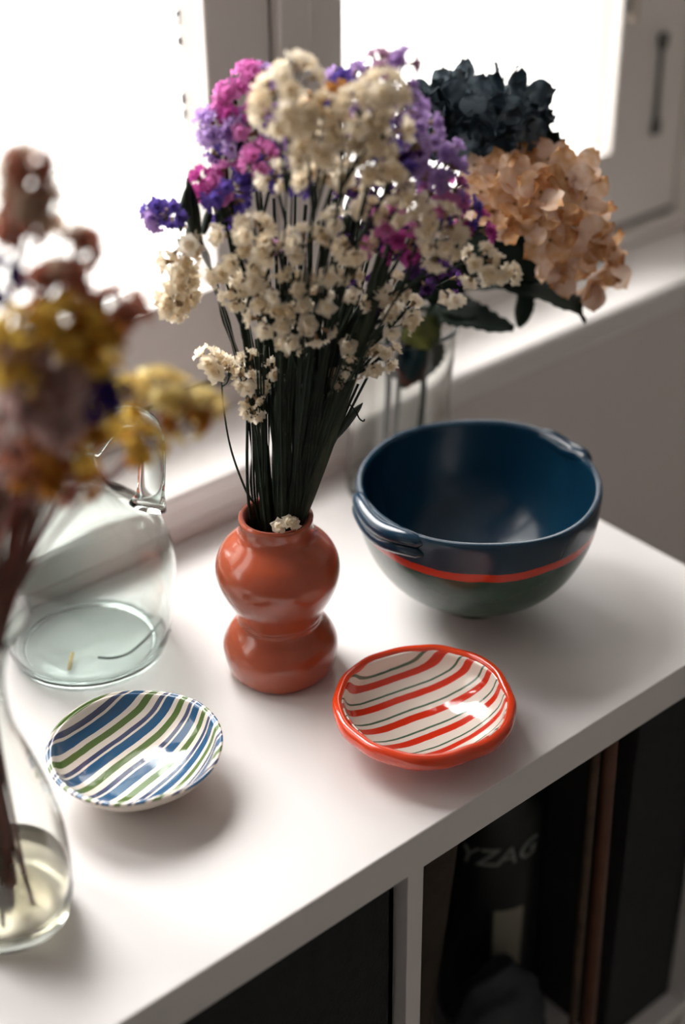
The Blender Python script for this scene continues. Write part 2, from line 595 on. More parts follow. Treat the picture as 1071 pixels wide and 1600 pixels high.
sbox('top_panel', (ST_X0, FRONT_Y, -T), (END_X, 1.0655, 0))
sbox('bottom_panel', (ST_X0, FRONT_Y, ZF + .0005), (END_X, 1.0655, ZF + T))
sbox('side_panel', (ST_X0, FRONT_Y, ZF + T), (ST_X0 + T, 1.0655, -T))
sbox('side_panel', (END_X - T, FRONT_Y, ZF + T), (END_X, 1.0655, -T))
DX = [0.5914, 0.5914 - .368, 0.5914 - .736]
for x in DX:
    sbox('divider', (x, FRONT_Y + .0008, ZF + T), (x + .0162, 1.0655, -T), .0006)
cells = [(ST_X0 + T, DX[2]), (DX[2] + .0162, DX[1]), (DX[1] + .0162, DX[0]), (DX[0] + .0162, END_X - T)]
BOARD = -0.485
for x0, x1 in cells:
    sbox('shelf_board', (x0, FRONT_Y + .0012, BOARD - .016), (x1, 1.0655, BOARD), .0006)

# contents of the open cells
BOXF = mat('charcoal_felt', '#15191a', 0.9, '#1b2021', 80, bump=.3, bscale=400)  # for dark boxes added so the shelf cells read black
for i, (x0, x1) in enumerate(cells[:3]):
    lab = ['charcoal felt box filling the shelf cell farthest from the canister', 'charcoal felt box filling the middle shelf cell', 'charcoal felt box filling the cell next to the open one'][i]
    bx = thing('storage_box', ((x0 + x1) / 2, .85, BOARD), lab, 'box')
    mb = MB()
    lo_, hi_ = (x0 + .004, FRONT_Y + .012, BOARD + .0005), (x1 - .004, 1.05, -T - .004)
    th_ = .006
    mb.box(lo_, (hi_[0], hi_[1], lo_[2] + th_), bev=.001)
    mb.box((lo_[0], lo_[1], lo_[2]), (hi_[0], lo_[1] + th_, hi_[2]), bev=.001).box((lo_[0], hi_[1] - th_, lo_[2]), hi_, bev=.001)
    mb.box(lo_, (lo_[0] + th_, hi_[1], hi_[2]), bev=.001).box((hi_[0] - th_, lo_[1], lo_[2]), hi_, bev=.001)
    obj('body', mb.me('body', BOXF, False), bx)
    mb = MB().tube([((x0 + x1) / 2 - .05, lo_[1] - .0015, -.20), ((x0 + x1) / 2 - .04, lo_[1] - .005, -.20), ((x0 + x1) / 2 + .04, lo_[1] - .005, -.20), ((x0 + x1) / 2 + .05, lo_[1] - .0015, -.20)], .003, 8)
    obj('handle', mb.me('handle', BOXF), bx)
bx = thing('storage_box', (.80, 1.0, BOARD), 'black felt box standing at the back of the open cell behind the canister', 'box')  # dark backing added to black out the open cell
mb = MB().box((.6095, .885, BOARD + .0005), (.988, .893, -.046), bev=.001).box((.6095, 1.04, BOARD + .0005), (.988, 1.048, -.046), bev=.001).box((.6095, .893, BOARD + .0005), (.6175, 1.04, -.046), bev=.001).box((.980, .893, BOARD + .0005), (.988, 1.04, -.046), bev=.001).box((.6175, .893, BOARD + .0005), (.980, 1.04, BOARD + .008))
obj('body', mb.me('body', BOXF, False), bx)
bx = thing('storage_box', (.91, .80, BOARD), 'tall charcoal felt box standing behind the brown wooden stick', 'box')  # dark box added to hide the lit side panel and board
mb = MB().box((.886, .648, BOARD + .0005), (.989, .654, -.050), bev=.001).box((.886, .874, BOARD + .0005), (.989, .880, -.050), bev=.001).box((.886, .654, BOARD + .0005), (.892, .874, -.050), bev=.001).box((.983, .654, BOARD + .0005), (.989, .874, -.050), bev=.001).box((.892, .654, BOARD + .0005), (.983, .874, BOARD + .008))
obj('body', mb.me('body', BOXF, False), bx)
DK = mat('charcoal_can', '#0d1413', 0.45)
LETTER = mat('grey_lettering', '#8d938f', 0.6)
PAPER = mat('off_white_label', '#8f8d7f', 0.7)
BASK = mat('olive_brown_canvas', '#3a2f22', 0.85, '#2d2519', 60, bump=.3, bscale=300)
CLOTH = mat('grey_cloth', '#33383b', 0.85, '#2b3034', 20)
COPPER = mat('brown_wood', '#5f3a28', 0.55, '#50301f', 30)
BZ = BOARD

CY, rc = 0.765, 0.047
c = ony(808, 1330, CY - .03)
can = thing('canister', (c.x, CY, BZ + .0006), 'dark canister with grey lettering and a pale label in the open shelf cell', 'canister')
topz = ony(808, 1262, CY - rc).z
mb = MB().lathe([(0, 0), (rc - .003, 0), (rc, .004), (rc, topz - BZ - .03), (rc - .004, topz - BZ - .022), (rc - .012, topz - BZ - .01), (rc - .014, topz - BZ), (0, topz - BZ)], (c.x, CY, BZ + .0006), 48)
obj('body', mb.me('body', DK), can)


def wrap_text(txt, size, cx, cy, rad, ang, z, m, name, depth=.0006, shear=0.0, tilt=0.0):
    cu = bpy.data.curves.new('lettering', 'FONT')
    cu.body = txt
    cu.size = size
    cu.extrude = depth
    cu.align_x = 'CENTER'
    cu.shear = shear
    to = bpy.data.objects.new('lettering', cu)
    COL.objects.link(to)
    dg = bpy.context.evaluated_depsgraph_get()
    me = bpy.data.meshes.new_from_object(to.evaluated_get(dg))
    bpy.data.objects.remove(to)
    bm = bmesh.new()
    bm.from_mesh(me)
    bmesh.ops.subdivide_edges(bm, edges=[e for e in bm.edges if e.calc_length() > .012], cuts=2)
    for v in bm.verts:
        a_ = ang + v.co.x / rad
        r_ = rad + .0002 + (v.co.z + depth)
        zz = z + v.co.y + tilt * v.co.x
        v.co = Vector((cx + math.cos(a_) * r_, cy + math.sin(a_) * r_, zz))
    bm.to_mesh(me)
    bm.free()
    me.name = name
    me.materials.clear()
    me.materials.append(m)
    return me


ang = math.atan2(-CY, -c.x) + .10
lz = ony(808, 1336, CY - rc * .8).z
obj('lettering', wrap_text('YZAG', .030, c.x, CY, rc, ang, lz, LETTER, 'lettering', shear=.25, tilt=.12), can, label='grey slanted lettering')
# pale label lower down
mb = MB()
lt, lb = ony(835, 1385, CY - rc * .8).z, ony(835, 1488, CY - rc * .8).z
vv, ff = [], []
for i in range(9):
    a_ = ang - .02 + i * .08
    for j in range(5):
        z = lt + (lb - lt) * (j / 4) * (1 - .12 * (i / 8) ** 2)
        vv.append((c.x + math.cos(a_) * (rc + .0008), CY + math.sin(a_) * (rc + .0008), z))
for i in range(8):
    for j in range(4):
        ff.append((i * 5 + j, (i + 1) * 5 + j, (i + 1) * 5 + j + 1, i * 5 + j + 1))
obj('label', mesh('label', vv, ff, PAPER), can, label='pale paper label')

bk = thing('canvas_basket', (0.70, 0.80, BZ), 'olive brown tapered canvas basket beside the shelf divider', 'basket')
bc = Vector((0.680, 0.735, BZ + .0006))
KB = (-.046 - BOARD - .0006) / .354
mb = MB().lathe([(a_, b_ * KB) for a_, b_ in [(0, .002), (.028, 0), (.031, .01), (.036, .12), (.046, .22), (.054, .30), (.056, .35), (.053, .352), (.050, .345), (.042, .22), (.030, .06), (.026, .012), (0, .012)]], bc, 40)
obj('body', mb.me('body', BASK), bk)
mb = MB().lathe([(a_, b_ * KB) for a_, b_ in [(.055, .340), (.058, .343), (.058, .351), (.055, .354)]], bc, 40)
obj('rim', mb.me('rim', BASK), bk)

cb = ony(765, 1545, .69)
cl = thing('cloth_bundle', (cb.x, .69, BZ), 'crumpled grey cloth bundle at the bottom of the open shelf cell', 'cloth')
bm = bmesh.new()
bmesh.ops.create_icosphere(bm, subdivisions=4, radius=1)
hz = ony(765, 1512, .69).z - BZ - .012
rnd = random.Random(9)
ph = [rnd.uniform(0, 6.28) for _ in range(8)]
for v in bm.verts:
    n = v.co.copy()
    k = 1 + .06 * math.sin(7 * n.x + ph[0] + 3 * n.z) + .05 * math.sin(9 * n.y + ph[1] + 4 * n.x) + .04 * math.sin(13 * n.z + ph[2] + 5 * n.y)
    v.co = Vector((cb.x + .012 + n.x * .055 * k, .690 + n.y * .036 * k, BZ + .0008 + max(0, (n.z * .5 * k + .47)) * hz))
me = bpy.data.meshes.new('fabric')
bm.to_mesh(me); bm.free()
me.materials.append(CLOTH)
me.polygons.foreach_set('use_smooth', [True] * len(me.polygons))
obj('fabric', me, cl)
p0, p1 = ony(957, 1140, .637), ony(927, 1500, .637)
d = (p1 - p0)
p1 = p0 + d * ((BZ + .006 - p0.z) / d.z)
p0 = p0 + (p0 - p1).normalized() * .012
st = thing('wooden_stick', p1, 'brown wooden stick leaning upright in the open shelf cell', 'stick')
mb = MB().tube([p1, p1.lerp(p0, .33), p1.lerp(p0, .66), p0], [.0068, .0068, .0064, .0062], 12)
obj('shaft', mb.me('shaft', COPPER), st)
mb = MB().tube([p1 + Vector((0, 0, .0)), p1.lerp(p0, .06)], [.0076, .0072], 12)
obj('ferrule', mb.me('ferrule', DK), st)
p2 = p0 + Vector((-.016, .002, -.002)); p3 = p1 + Vector((-.020, .003, 0))
st2 = thing('wooden_stick', p3, 'thinner dark stick just behind the brown wooden stick', 'stick')
obj('shaft', MB().tube([p3, p3.lerp(p2, .5), p2], [.004, .004, .004], 10).me('shaft', TWIG), st2)

# ------------------------------------------------------------------ terracotta vase
VC = Vector((0.6525, 0.8541, 0))
rnd = random.Random(3)


def wobble(seed, amp, n=(2, 3, 5)):
    r_ = random.Random(seed)
    ph_ = [(k, r_.uniform(0, 6.28), r_.uniform(.5, 1)) for k in n]

    def f(r, z, th):
        s = sum(a * math.sin(k * th + p_ + z * 25) for k, p_, a in ph_)
        return r + amp * s, z
    return f


outer = smooth_prof([(0.0, 0.0), (.036, 0.0), (.0435, .003), (.0462, .010), (.0482, .022), (.0476, .030), (.0425, .040), (.0362, .0470), (.0342, .0505), (.0349, .0530), (.0343, .0555),
                     (.0358, .0590), (.0400, .0680), (.0455, .0790), (.0496, .0900), (.0512, .1000), (.0496, .1105), (.0445, .1205), (.0375, .1280), (.0322, .1335), (.0302, .1390), (.0300, .1450), (.0305, .1492), (.0292, .1518)], 4)
inner = smooth_prof([(.0270, .1515), (.0252, .1480), (.0250, .1400), (.0285, .1320), (.0390, .1200), (.0445, .1050), (.0440, .0920), (.0360, .0720), (.0285, .0560), (.0290, .0480), (.0390, .0330), (.0390, .0200), (.0340, .0070), (0, .0060)], 4)
tv = thing('terracotta_vase', VC, 'glazed terracotta vase pinched at the waist holding the statice bouquet', 'vase')
mb = MB().lathe(outer, VC, 72, wob=wobble(4, .0005))
obj('body', mb.me('body', TERRA), tv)
mb = MB().lathe([outer[-1]] + inner, VC, 72)
obj('inner_wall', mb.me('inner_wall', TERRA_IN), tv)

# ------------------------------------------------------------------ blue bowl
BC = Vector((0.8418, 0.8130, 0))
BR, BH = 0.1065, 0.1275


def bowl_glaze():
    m, nt, p = nmat('green_red_blue_glaze')
    tc = N(nt, 'ShaderNodeTexCoord')
    sx = N(nt, 'ShaderNodeSeparateXYZ')
    nt.links.new(tc.outputs['Object'], sx.inputs[0])
    nz = N(nt, 'ShaderNodeTexNoise', i_Scale=24.0, i_Detail=3.0)
    nt.links.new(tc.outputs['Object'], nz.inputs['Vector'])
    m1 = N(nt, 'ShaderNodeMath', operation='MULTIPLY_ADD', i_1=0.006, i_2=-0.003)
    nt.links.new(nz.outputs['Fac'], m1.inputs[0])
    ad = N(nt, 'ShaderNodeMath', operation='ADD')
    nt.links.new(sx.outputs[2], ad.inputs[0])
    nt.links.new(m1.outputs[0], ad.inputs[1])
    mr = N(nt, 'ShaderNodeMapRange', i_1=0.0, i_2=BH)
    nt.links.new(ad.outputs[0], mr.inputs[0])
    rp = ramp(nt, [(0, '#163024'), (0.13, '#224734'), (0.722, '#d23312'), (0.785, '#103247')])
    nt.links.new(mr.outputs[0], rp.inputs[0])
    nt.links.new(rp.outputs[0], p.inputs['Base Color'])
    p.inputs['Roughness'].default_value = 0.22
    p.inputs['Coat Weight'].default_value = 0.12
    p.inputs['Coat Roughness'].default_value = 0.05
    b = N(nt, 'ShaderNodeBump', i_Strength=0.25, i_Distance=0.003)
    nt.links.new(nz.outputs['Fac'], b.inputs['Height'])
    nt.links.new(b.outputs['Normal'], p.inputs['Normal'])
    return m


BG = bowl_glaze()
bw = thing('serving_bowl', BC, 'deep blue ceramic bowl with a red band, green underside and two lug handles', 'bowl')
outer = smooth_prof([(0, .003), (.025, .003), (.0285, .0), (.0305, .002), (.0310, .009), (.0400, .0145), (.0580, .0235), (.0750, .0365), (.0885, .0530), (.0980, .0720), (.1038, .0910), (.1060, .1095), (.1066, .1230), (.1055, .1275)], 4)
inner = smooth_prof([(.1025, .1278), (.1000, .1245), (.0993, .1090), (.0955, .0880), (.0895, .0700), (.0790, .0500), (.0640, .0340), (.0450, .0225), (.0250, .0170), (0, .0155)], 4)
wb = wobble(11, .0006, (2, 3))


def bwob(r, z, th):
    r2, _ = wb(r, z, th)
    k = max(0.0, (z - .08) / .045)
    return r2, z + k * (.0016 * math.sin(2 * th + .6) + .0008 * math.sin(5 * th))


mb = MB().lathe(outer, (0, 0, 0), 96, wob=bwob)
o = obj('outer_wall', mb.me('outer_wall', BG), bw, Matrix.Translation(BC))
mb = MB().lathe([outer[-1]] + inner, (0, 0, 0), 96, wob=bwob)
obj('inner_wall', mb.me('inner_wall', BLUE), bw, Matrix.Translation(BC))


def lug(p_a, p_b, out):
    a0 = math.atan2(*(onz(*p_a, .118) - BC).yx)
    a1 = math.atan2(*(onz(*p_b, .118) - BC).yx)
    if a1 - a0 > math.pi: a1 -= 2 * math.pi
    if a0 - a1 > math.pi: a1 += 2 * math.pi
    mb_ = MB()
    for dr, dz, rr in ((.0010, -.0062, .0082), (.0022, -.0165, .0068)):
        pts, rad = [], []
        for k in range(19):
            t = k / 18
            a_ = a0 + (a1 - a0) * t
            e = max(0.0, math.sin(math.pi * t)) ** .35
            r_ = BR + (dr + out * e) - .004
            pts.append(BC + Vector((math.cos(a_) * r_, math.sin(a_) * r_, BH + dz + .0018 * math.sin(9 * t))))
            rad.append(max(.0012, rr * (0.35 + .65 * e)))
        mb_.tube(pts, rad, 14, flat=1.0)
    return obj('lug_handle', mb_.me('lug_handle', BLUE), bw)


lug((566, 778), (672, 846), .003)
lug((846, 676), (938, 726), .003)

# ------------------------------------------------------------------ striped dishes
ODC = Vector((0.6790, 0.7045, 0))


def dish_prof(R_, h, foot, th, lip):
    o_ = smooth_prof([(0, .002), (foot - .004, .002), (foot, 0), (foot + .003, .001), (R_ * .62, h * .30), (R_ * .84, h * .62), (R_ * .965, h * .90), (R_, h * .985)], 5)
    i_ = smooth_prof([(R_ - lip, h), (R_ - lip - .002, h * .97), (R_ * .84 - th * .3, h * .68), (R_ * .62, h * .36 + th * .4), (R_ * .35, h * .16 + th * .7), (0, h * .10 + th * .8)], 5)
    return o_, i_


dn = (onz(775, 1048, .02) - onz(570, 1122, .02)).normalized()
nrm = (dn.y, -dn.x)                       # normal of the stripes, towards the lens
W_, RD, GN = '#e9ddd2', '#d2331a', '#4f6a55'
OST = stripe_mat('orange_green_stripes', nrm, .0252, .30, [(0, W_), (.22, GN), (.305, W_), (.50, RD), (.80, W_)], curve=-2.2, wob=.0011)
od = thing('striped_dish', ODC, 'small dish with red and green stripes and a thick orange rim', 'dish', None)
RO, HO = .0715, .038
ow = wobble(21, .0005, (3, 4, 7))


def owob(r, z, th):
    r2, z2 = ow(r, z, th)
    k = (r / RO) ** 3
    return r2, z2 + k * (.0010 * math.sin(3 * th + 1) + .0005 * math.sin(7 * th + 2))


po, pi_ = dish_prof(RO, HO, .028, .004, .006)
obj('outer_wall', MB().lathe(po, (0, 0, 0), 96, wob=owob).me('outer_wall', ORANGE), od, Matrix.Translation(ODC), 'orange underside')
obj('inner_face', MB().lathe(pi_, (0, 0, 0), 96, wob=owob).me('inner_face', OST), od, Matrix.Translation(ODC), 'cream face with red and green stripes')
rim = smooth_prof([(RO - .0068, HO - .0030), (RO - .0064, HO + .0008), (RO - .0040, HO + .0026), (RO - .0005, HO + .0016), (RO + .0012, HO - .0028), (RO + .0004, HO - .0085), (RO - .0025, HO - .0125)], 4)
rw = wobble(22, .0005, (3, 5, 9, 14))


def rwob(r, z, th):
    r2, z2 = rw(r, z, th)
    k = 1.0
    return r2, z2 + k * (.0010 * math.sin(3 * th + 1) + .0005 * math.sin(7 * th + 2))


obj('rim', MB().lathe(rim, (0, 0, 0), 120, wob=rwob).me('rim', ORANGE), od, Matrix.Translation(ODC), 'thick wavy orange rim')

BDC = Vector((0.4738, 0.8080, 0))
dn = (onz(205, 1102, .03) - onz(95, 1182, .03)).normalized()
nrm = (dn.y, -dn.x)
W2, BL, GR, NV = '#ebe1d6', '#2b5a82', '#5c7440', '#4a5270'
BST = stripe_mat('blue_green_stripes', nrm, .0318, .22, [(0, BL), (.27, W2), (.42, GR), (.62, W2), (.80, NV), (.93, W2)], curve=-3.2, wob=.0009)
bd = thing('striped_dish', BDC, 'small cream dish with blue, green and navy stripes beside the glass bottle', 'dish', None)
RB, HB = .0672, .0410
bwb = wobble(31, .0006, (2, 3, 5))


def bdw(r, z, th):
    r2, z2 = bwb(r, z, th)
    return r2, z2 + (r / RB) ** 3 * (.0009 * math.sin(3 * th + 2) + .0005 * math.sin(6 * th))


po, pi_ = dish_prof(RB, HB, .026, .0038, .0032)
obj('outer_wall', MB().lathe(po, (0, 0, 0), 96, wob=bdw).me('outer_wall', CREAMG), bd, Matrix.Translation(BDC), 'plain cream underside')
lip = smooth_prof([po[-1], (RB - .0002, HB * 1.0 + .0003), (RB - .0016, HB + .0010), pi_[0]], 3)
obj('inner_face', MB().lathe(lip + pi_[1:], (0, 0, 0), 96, wob=bdw).me('inner_face', BST), bd, Matrix.Translation(BDC), 'cream face with blue and green stripes')

# ------------------------------------------------------------------ glass jug with handle
JC = Vector((0.5437, 0.9845, 0))
jg = thing('glass_jug', JC, 'empty pale aqua glass jug with a looped handle beside the window', 'jug')
jo = smooth_prof([(0, .004), (.050, .004), (.058, .0005), (.064, .001), (.0675, .006), (.0715, .020), (.0765, .045), (.0800, .075), (.0785, .100), (.0700, .122), (.0540, .1385), (.0370, .1520), (.0265, .1660), (.0225, .1850), (.0215, .2150), (.0225, .2380), (.0262, .2430), (.0270, .2480), (.0250, .2510)], 4)
ji = smooth_prof([(.0215, .2510), (.0198, .2450), (.0190, .2150), (.0198, .1850), (.0240, .1660), (.0350, .1495), (.0520, .1355), (.0675, .1200), (.0760, .0995), (.0775, .0750), (.0740, .0450), (.0690, .0210), (.0640, .0105), (.0520, .0080), (0, .0090)], 4)
obj('body', MB().lathe(jo + ji, JC, 72).me('body', JUGG), jg)
hp = []
for q, rr in (((148, 706), 1), ((160, 678), 1), ((184, 655), 1), ((212, 652), 1), ((232, 668), 1), ((238, 705), 1), ((237, 745), 1), ((235, 775), 1), ((231, 792), 1)):
    hp.append(at(*q, JC, -.002))
hp[0] += SIDE * -.004
pts = crom(hp, 5)
n = len(pts)
rad = []
for i in range(n):
    t = i / (n - 1)
    rad.append(.0085 + .0035 * t + (.004 * max(0, (t - .85) / .15)))
mb = MB().tube(pts, rad, 16, flat=.55, up=HEAD.cross(Vector((0, 0, 1))))
obj('handle', mb.me('handle', JUGG), jg)
# moulding seam in the base of the jug
pts = [onz(*q, .0092) for q in ((153, 1026), (175, 1027), (200, 1020), (222, 1003), (240, 985), (252, 972), (266, 985))]
mb = MB().tube(crom(pts, 6), .0011, 6)
JUGD = mat('dark_seam', '#2a3d38', 0.4)
obj('moulding_seam', mb.me('moulding_seam', JUGD), jg, label='dark curved seam in the glass base')
a_, b_ = onz(113, 1018, .0092), onz(108, 1046, .0092)
mb = MB().tube([a_, b_], [.0016, .0016], 8, flat=.3, up=(1, 0, 0))
obj('paper_scrap', mb.me('paper_scrap', mat('straw_scrap', '#b09a62', .8)), jg, label='straw coloured scrap in the glass base')


# ------------------------------------------------------------------ floret meshes
def floret_mesh(kind, seed, R0=.0068):
    r_ = random.Random(seed)
    seg = 20
    prof_ = [(.0009, 0.0), (.0014, .0035), (.0022, .0060), (.0048, .0082), (R0, .0090), (R0 * 1.12, .0086)]
    vs_, fs, fm = [], [], []
    lob = [1 + .22 * math.sin(5 * 2 * math.pi * k / seg + .5) * .6 + r_.uniform(-.14, .14) for k in range(seg)]
    for j, (r, z) in enumerate(prof_):
        for k in range(seg):
            th = 2 * math.pi * k / seg
            kk = max(0, j - 2) / 3
            rr = r * (1 + (lob[k] - 1) * kk)
            zz = z + kk * (.0017 * (1 if k % 2 else -1) + r_.uniform(-.0007, .0007))
            vs_.append((rr * math.cos(th), rr * math.sin(th), zz))
    for j in range(len(prof_) - 1):
        for k in range(seg):
            k2 = (k + 1) % seg
            fs.append((j * seg + k, j * seg + k2, (j + 1) * seg + k2, (j + 1) * seg + k))
            fm.append(0 if j < 2 else 1)
    # crumpled centre tuft
    for (ra, za, rb, zb) in ((.0012, .0070, .0040, .0112), (.0005, .0072, .0020, .0118)):
        b0 = len(vs_)
        for (r, z, j) in ((ra, za, 0), (rb, zb, 1)):
            for k in range(10):
                th = 2 * math.pi * k / 10 + .3
                vs_.append((r * math.cos(th) * (1 + j * r_.uniform(-.25, .25)), r * math.sin(th) * (1 + j * r_.uniform(-.25, .25)), z + j * (.0012 * (1 if k % 2 else -1))))
        for k in range(10):
            fs.append((b0 + k, b0 + (k + 1) % 10, b0 + 10 + (k + 1) % 10, b0 + 10 + k))
            fm.append(1)
    b0 = len(vs_)
    for k in range(8):
        th = 2 * math.pi * k / 8
        vs_.append((.0031 * math.cos(th), .0031 * math.sin(th), .0084 + .0006 * (k % 2)))
    vs_.append((0, 0, .0108))
    for k in range(8):
        fs.append((b0 + k, b0 + (k + 1) % 8, b0 + 8))
        fm.append(1)
    return mesh('floret', vs_, fs, [CALYX, PET[kind]], fm)


FLO = {k: [floret_mesh(k, 100 + 7 * i + len(k)) for i in range(4)] for k in PET}


def narrow_leaf(p0, p1, width, side=None, mat_=None, name='leaf', curl=.15):
    """A slim folded leaf from p0 to p1."""
    p0, p1 = Vector(p0), Vector(p1)
    d_ = p1 - p0
    s = Vector(side) if side else d_.cross(Vector((.3, .2, 1)))
    s = (s - d_ * (s.dot(d_) / d_.length_squared)).normalized()
    nn = d_.cross(s).normalized()
    vs_, fs = [], []
    n_ = 9
    for i in range(n_):
        t = i / (n_ - 1)
        wd = width * (math.sin(math.pi * min(1, t * .92 + .08)) ** .8) + .0003
        c_ = p0.lerp(p1, t) + nn * (curl * d_.length * math.sin(math.pi * t) * .5)
        vs_ += [c_ + s * wd, c_ - nn * wd * .5, c_ - s * wd, c_ - nn * (wd * .5 + .0006)]
    for i in range(n_ - 1):
        for k in range(4):
            fs.append((i * 4 + k, i * 4 + (k + 1) % 4, (i + 1) * 4 + (k + 1) % 4, (i + 1) * 4 + k))
    fs += [(3, 2, 1, 0), tuple((n_ - 1) * 4 + k for k in range(4))]
    return mesh(name, vs_, fs, mat_ or LEAFD)


RND = random.Random(77)
USED_MOUTH = []


def rot_to(d_, roll):
    return (Vector(d_).to_track_quat('Z', 'Y') @ Quaternion((0, 0, 1), roll)).to_matrix().to_4x4()


def sprig(label, base, mouth_z, mouth_r, bottom_z, clusters, stem_mat=None, stem_r=.0021, name='statice_sprig', group=None, leaves=(), wing=True, bend=0.0, neck=None, via=None, bottom_r=.016, cat='flower'):
    """One flower stem standing in a vase. clusters: (px, py, off, colour, n florets, radius, scale, axis or None)."""
    pts = [at(c_[0], c_[1], base, c_[2]) for c_ in clusters]
    main = pts[0]
    tdir = (main - Vector((base[0], base[1], mouth_z)))
    hor = Vector((tdir.x, tdir.y, 0))
    hl = min(1.0, hor.length / .09)
    m_ = Vector((base[0], base[1], mouth_z)) + (hor.normalized() if hor.length > 1e-6 else Vector((1, 0, 0))) * mouth_r * (.25 + .6 * hl) + Vector((RND.uniform(-1, 1), RND.uniform(-1, 1), 0)) * mouth_r * .25
    e = Vector((m_.x - base[0], m_.y - base[1], 0))
    if e.length > mouth_r * .86: m_ = Vector((base[0], base[1], mouth_z)) + e.normalized() * mouth_r * .86
    th = RND.uniform(0, 6.28)
    b0 = Vector((base[0], base[1], bottom_z)) - e * .2 + Vector((math.cos(th), math.sin(th), 0)) * bottom_r * RND.uniform(.3, 1)
    t = thing(name, b0, label, cat, group)
    mid = m_.lerp(main, .5) + Vector((0, 0, 1)) * bend - hor * .08
    path = [b0, m_, mid, main] if via is None else [b0, m_] + [at(v_[0], v_[1], base, v_[2]) for v_ in via] + [main]
    if neck:
        k_ = neck[1] / mouth_r
        path.insert(1, Vector((base[0] + (m_.x - base[0]) * k_, base[1] + (m_.y - base[1]) * k_, neck[0])))
    cp = crom(path, 9)
    nn = len(cp)
    mb_ = MB()
    rad_ = [stem_r * (1.08 - .55 * (i / (nn - 1))) for i in range(nn)]
    mb_.tube(cp, rad_, 7, flat=.62 if wing else 1.0, twist=.06)
    if wing:                                     # the papery wings along a statice stem
        for sgn in (1, -1):
            pr = []
            for i in range(4, int(nn * .8)):
                tdv = (cp[min(i + 1, nn - 1)] - cp[i - 1]).normalized()
                sd = tdv.cross(HEAD).normalized() * sgn
                pr.append((cp[i] + sd * rad_[i] * .8, cp[i] + sd * (rad_[i] * (1.7 + .5 * math.sin(i * 1.3 + th)))))
            vs_ = [p for ab in pr for p in ab]
            mb_.add(vs_, [(2 * i, 2 * i + 1, 2 * i + 3, 2 * i + 2) for i in range(len(pr) - 1)])
    flo = []
    for ci, (px, py, off, colr, n_, rad0, sc, axis) in enumerate(clusters):
        C_ = pts[ci]
        if ci > 0:
            # branch from the closest earlier part of the stem
            j = min(range(nn), key=lambda i: (cp[i] - C_).length + abs(i - nn * .75) * .0008)
            j = max(2, min(nn - 1, j) - (3 if len(path) < 7 else 1))
            st_ = cp[j]
            mb_.tube(crom([st_, st_.lerp(C_, .5) + Vector((0, 0, -.004)), C_], 4), [stem_r * .6] * 8 + [stem_r * .45], 5)
            gd = (C_ - st_).normalized()
        else:
            gd = (cp[-1] - cp[-4]).normalized()
        ax_ = Vector(axis).normalized() if axis is not None else (gd * .55 + Vector((0, 0, .55)) - HEAD * .35).normalized()
        hub = C_ - ax_ * rad0 * .75
        if ci == 0: mb_.tube([C_ - gd * .001, hub], [stem_r * .5, stem_r * .5], 5)
        else: mb_.tube([C_, hub], [stem_r * .45, stem_r * .4], 5)
        if 'cream' in colr or base[0] < .4: n_, rad0, sc = max(3, round(n_ * (.64 if base[0] > .4 else .68))), rad0 * .92, sc * .95
        else: n_ = max(3, round(n_ * .85))
        for k in range(n_):
            # points spread over a dome about the axis
            u = (k + .5) / n_
            phi = k * 2.39996 + ci
            ct = 1 - u * 1.15
            sn = math.sqrt(max(0, 1 - ct * ct))
            o1 = ax_.orthogonal().normalized()
            o2 = ax_.cross(o1)
            dv = (ax_ * ct + o1 * (sn * math.cos(phi)) + o2 * (sn * math.sin(phi))).normalized()
            dv = (dv + Vector((RND.uniform(-.3, .3), RND.uniform(-.3, .3), RND.uniform(-.3, .3)))).normalized()
            pos = C_ + dv * rad0 * RND.uniform(.75, 1.05) - ax_ * rad0 * .35
            tip = dv
            base_p = pos - tip * .006 * sc
            mb_.tube([hub, base_p + tip * .001], [stem_r * .28, stem_r * .25], 3, cap=False)
            cl_ = colr if isinstance(colr, str) else RND.choice(colr)
            mw = Matrix.Translation(base_p) @ rot_to(tip, RND.uniform(0, 6.28)) @ Matrix.Scale(sc * RND.uniform(.85, 1.15), 4)
            flo.append((RND.choice(FLO[cl_]), mw))
    o_ = obj('stem', mb_.me('stem', stem_mat or STEM), t)
    for me_, mw in flo:
        obj('floret', me_, t, mw)
    for (a1, b1, wd) in leaves:
        obj('leaf', narrow_leaf(at(*a1[:2], base, a1[2]), at(*b1[:2], base, b1[2]), wd, side=SIDE), t)
    return t


VZ, VR, VB = .150, .0235, .085
V2 = (VC.x, VC.y)


def sp(label, clusters, **kw):
    return sprig(label, V2, VZ, VR, VB, clusters, **kw)


UPC = None
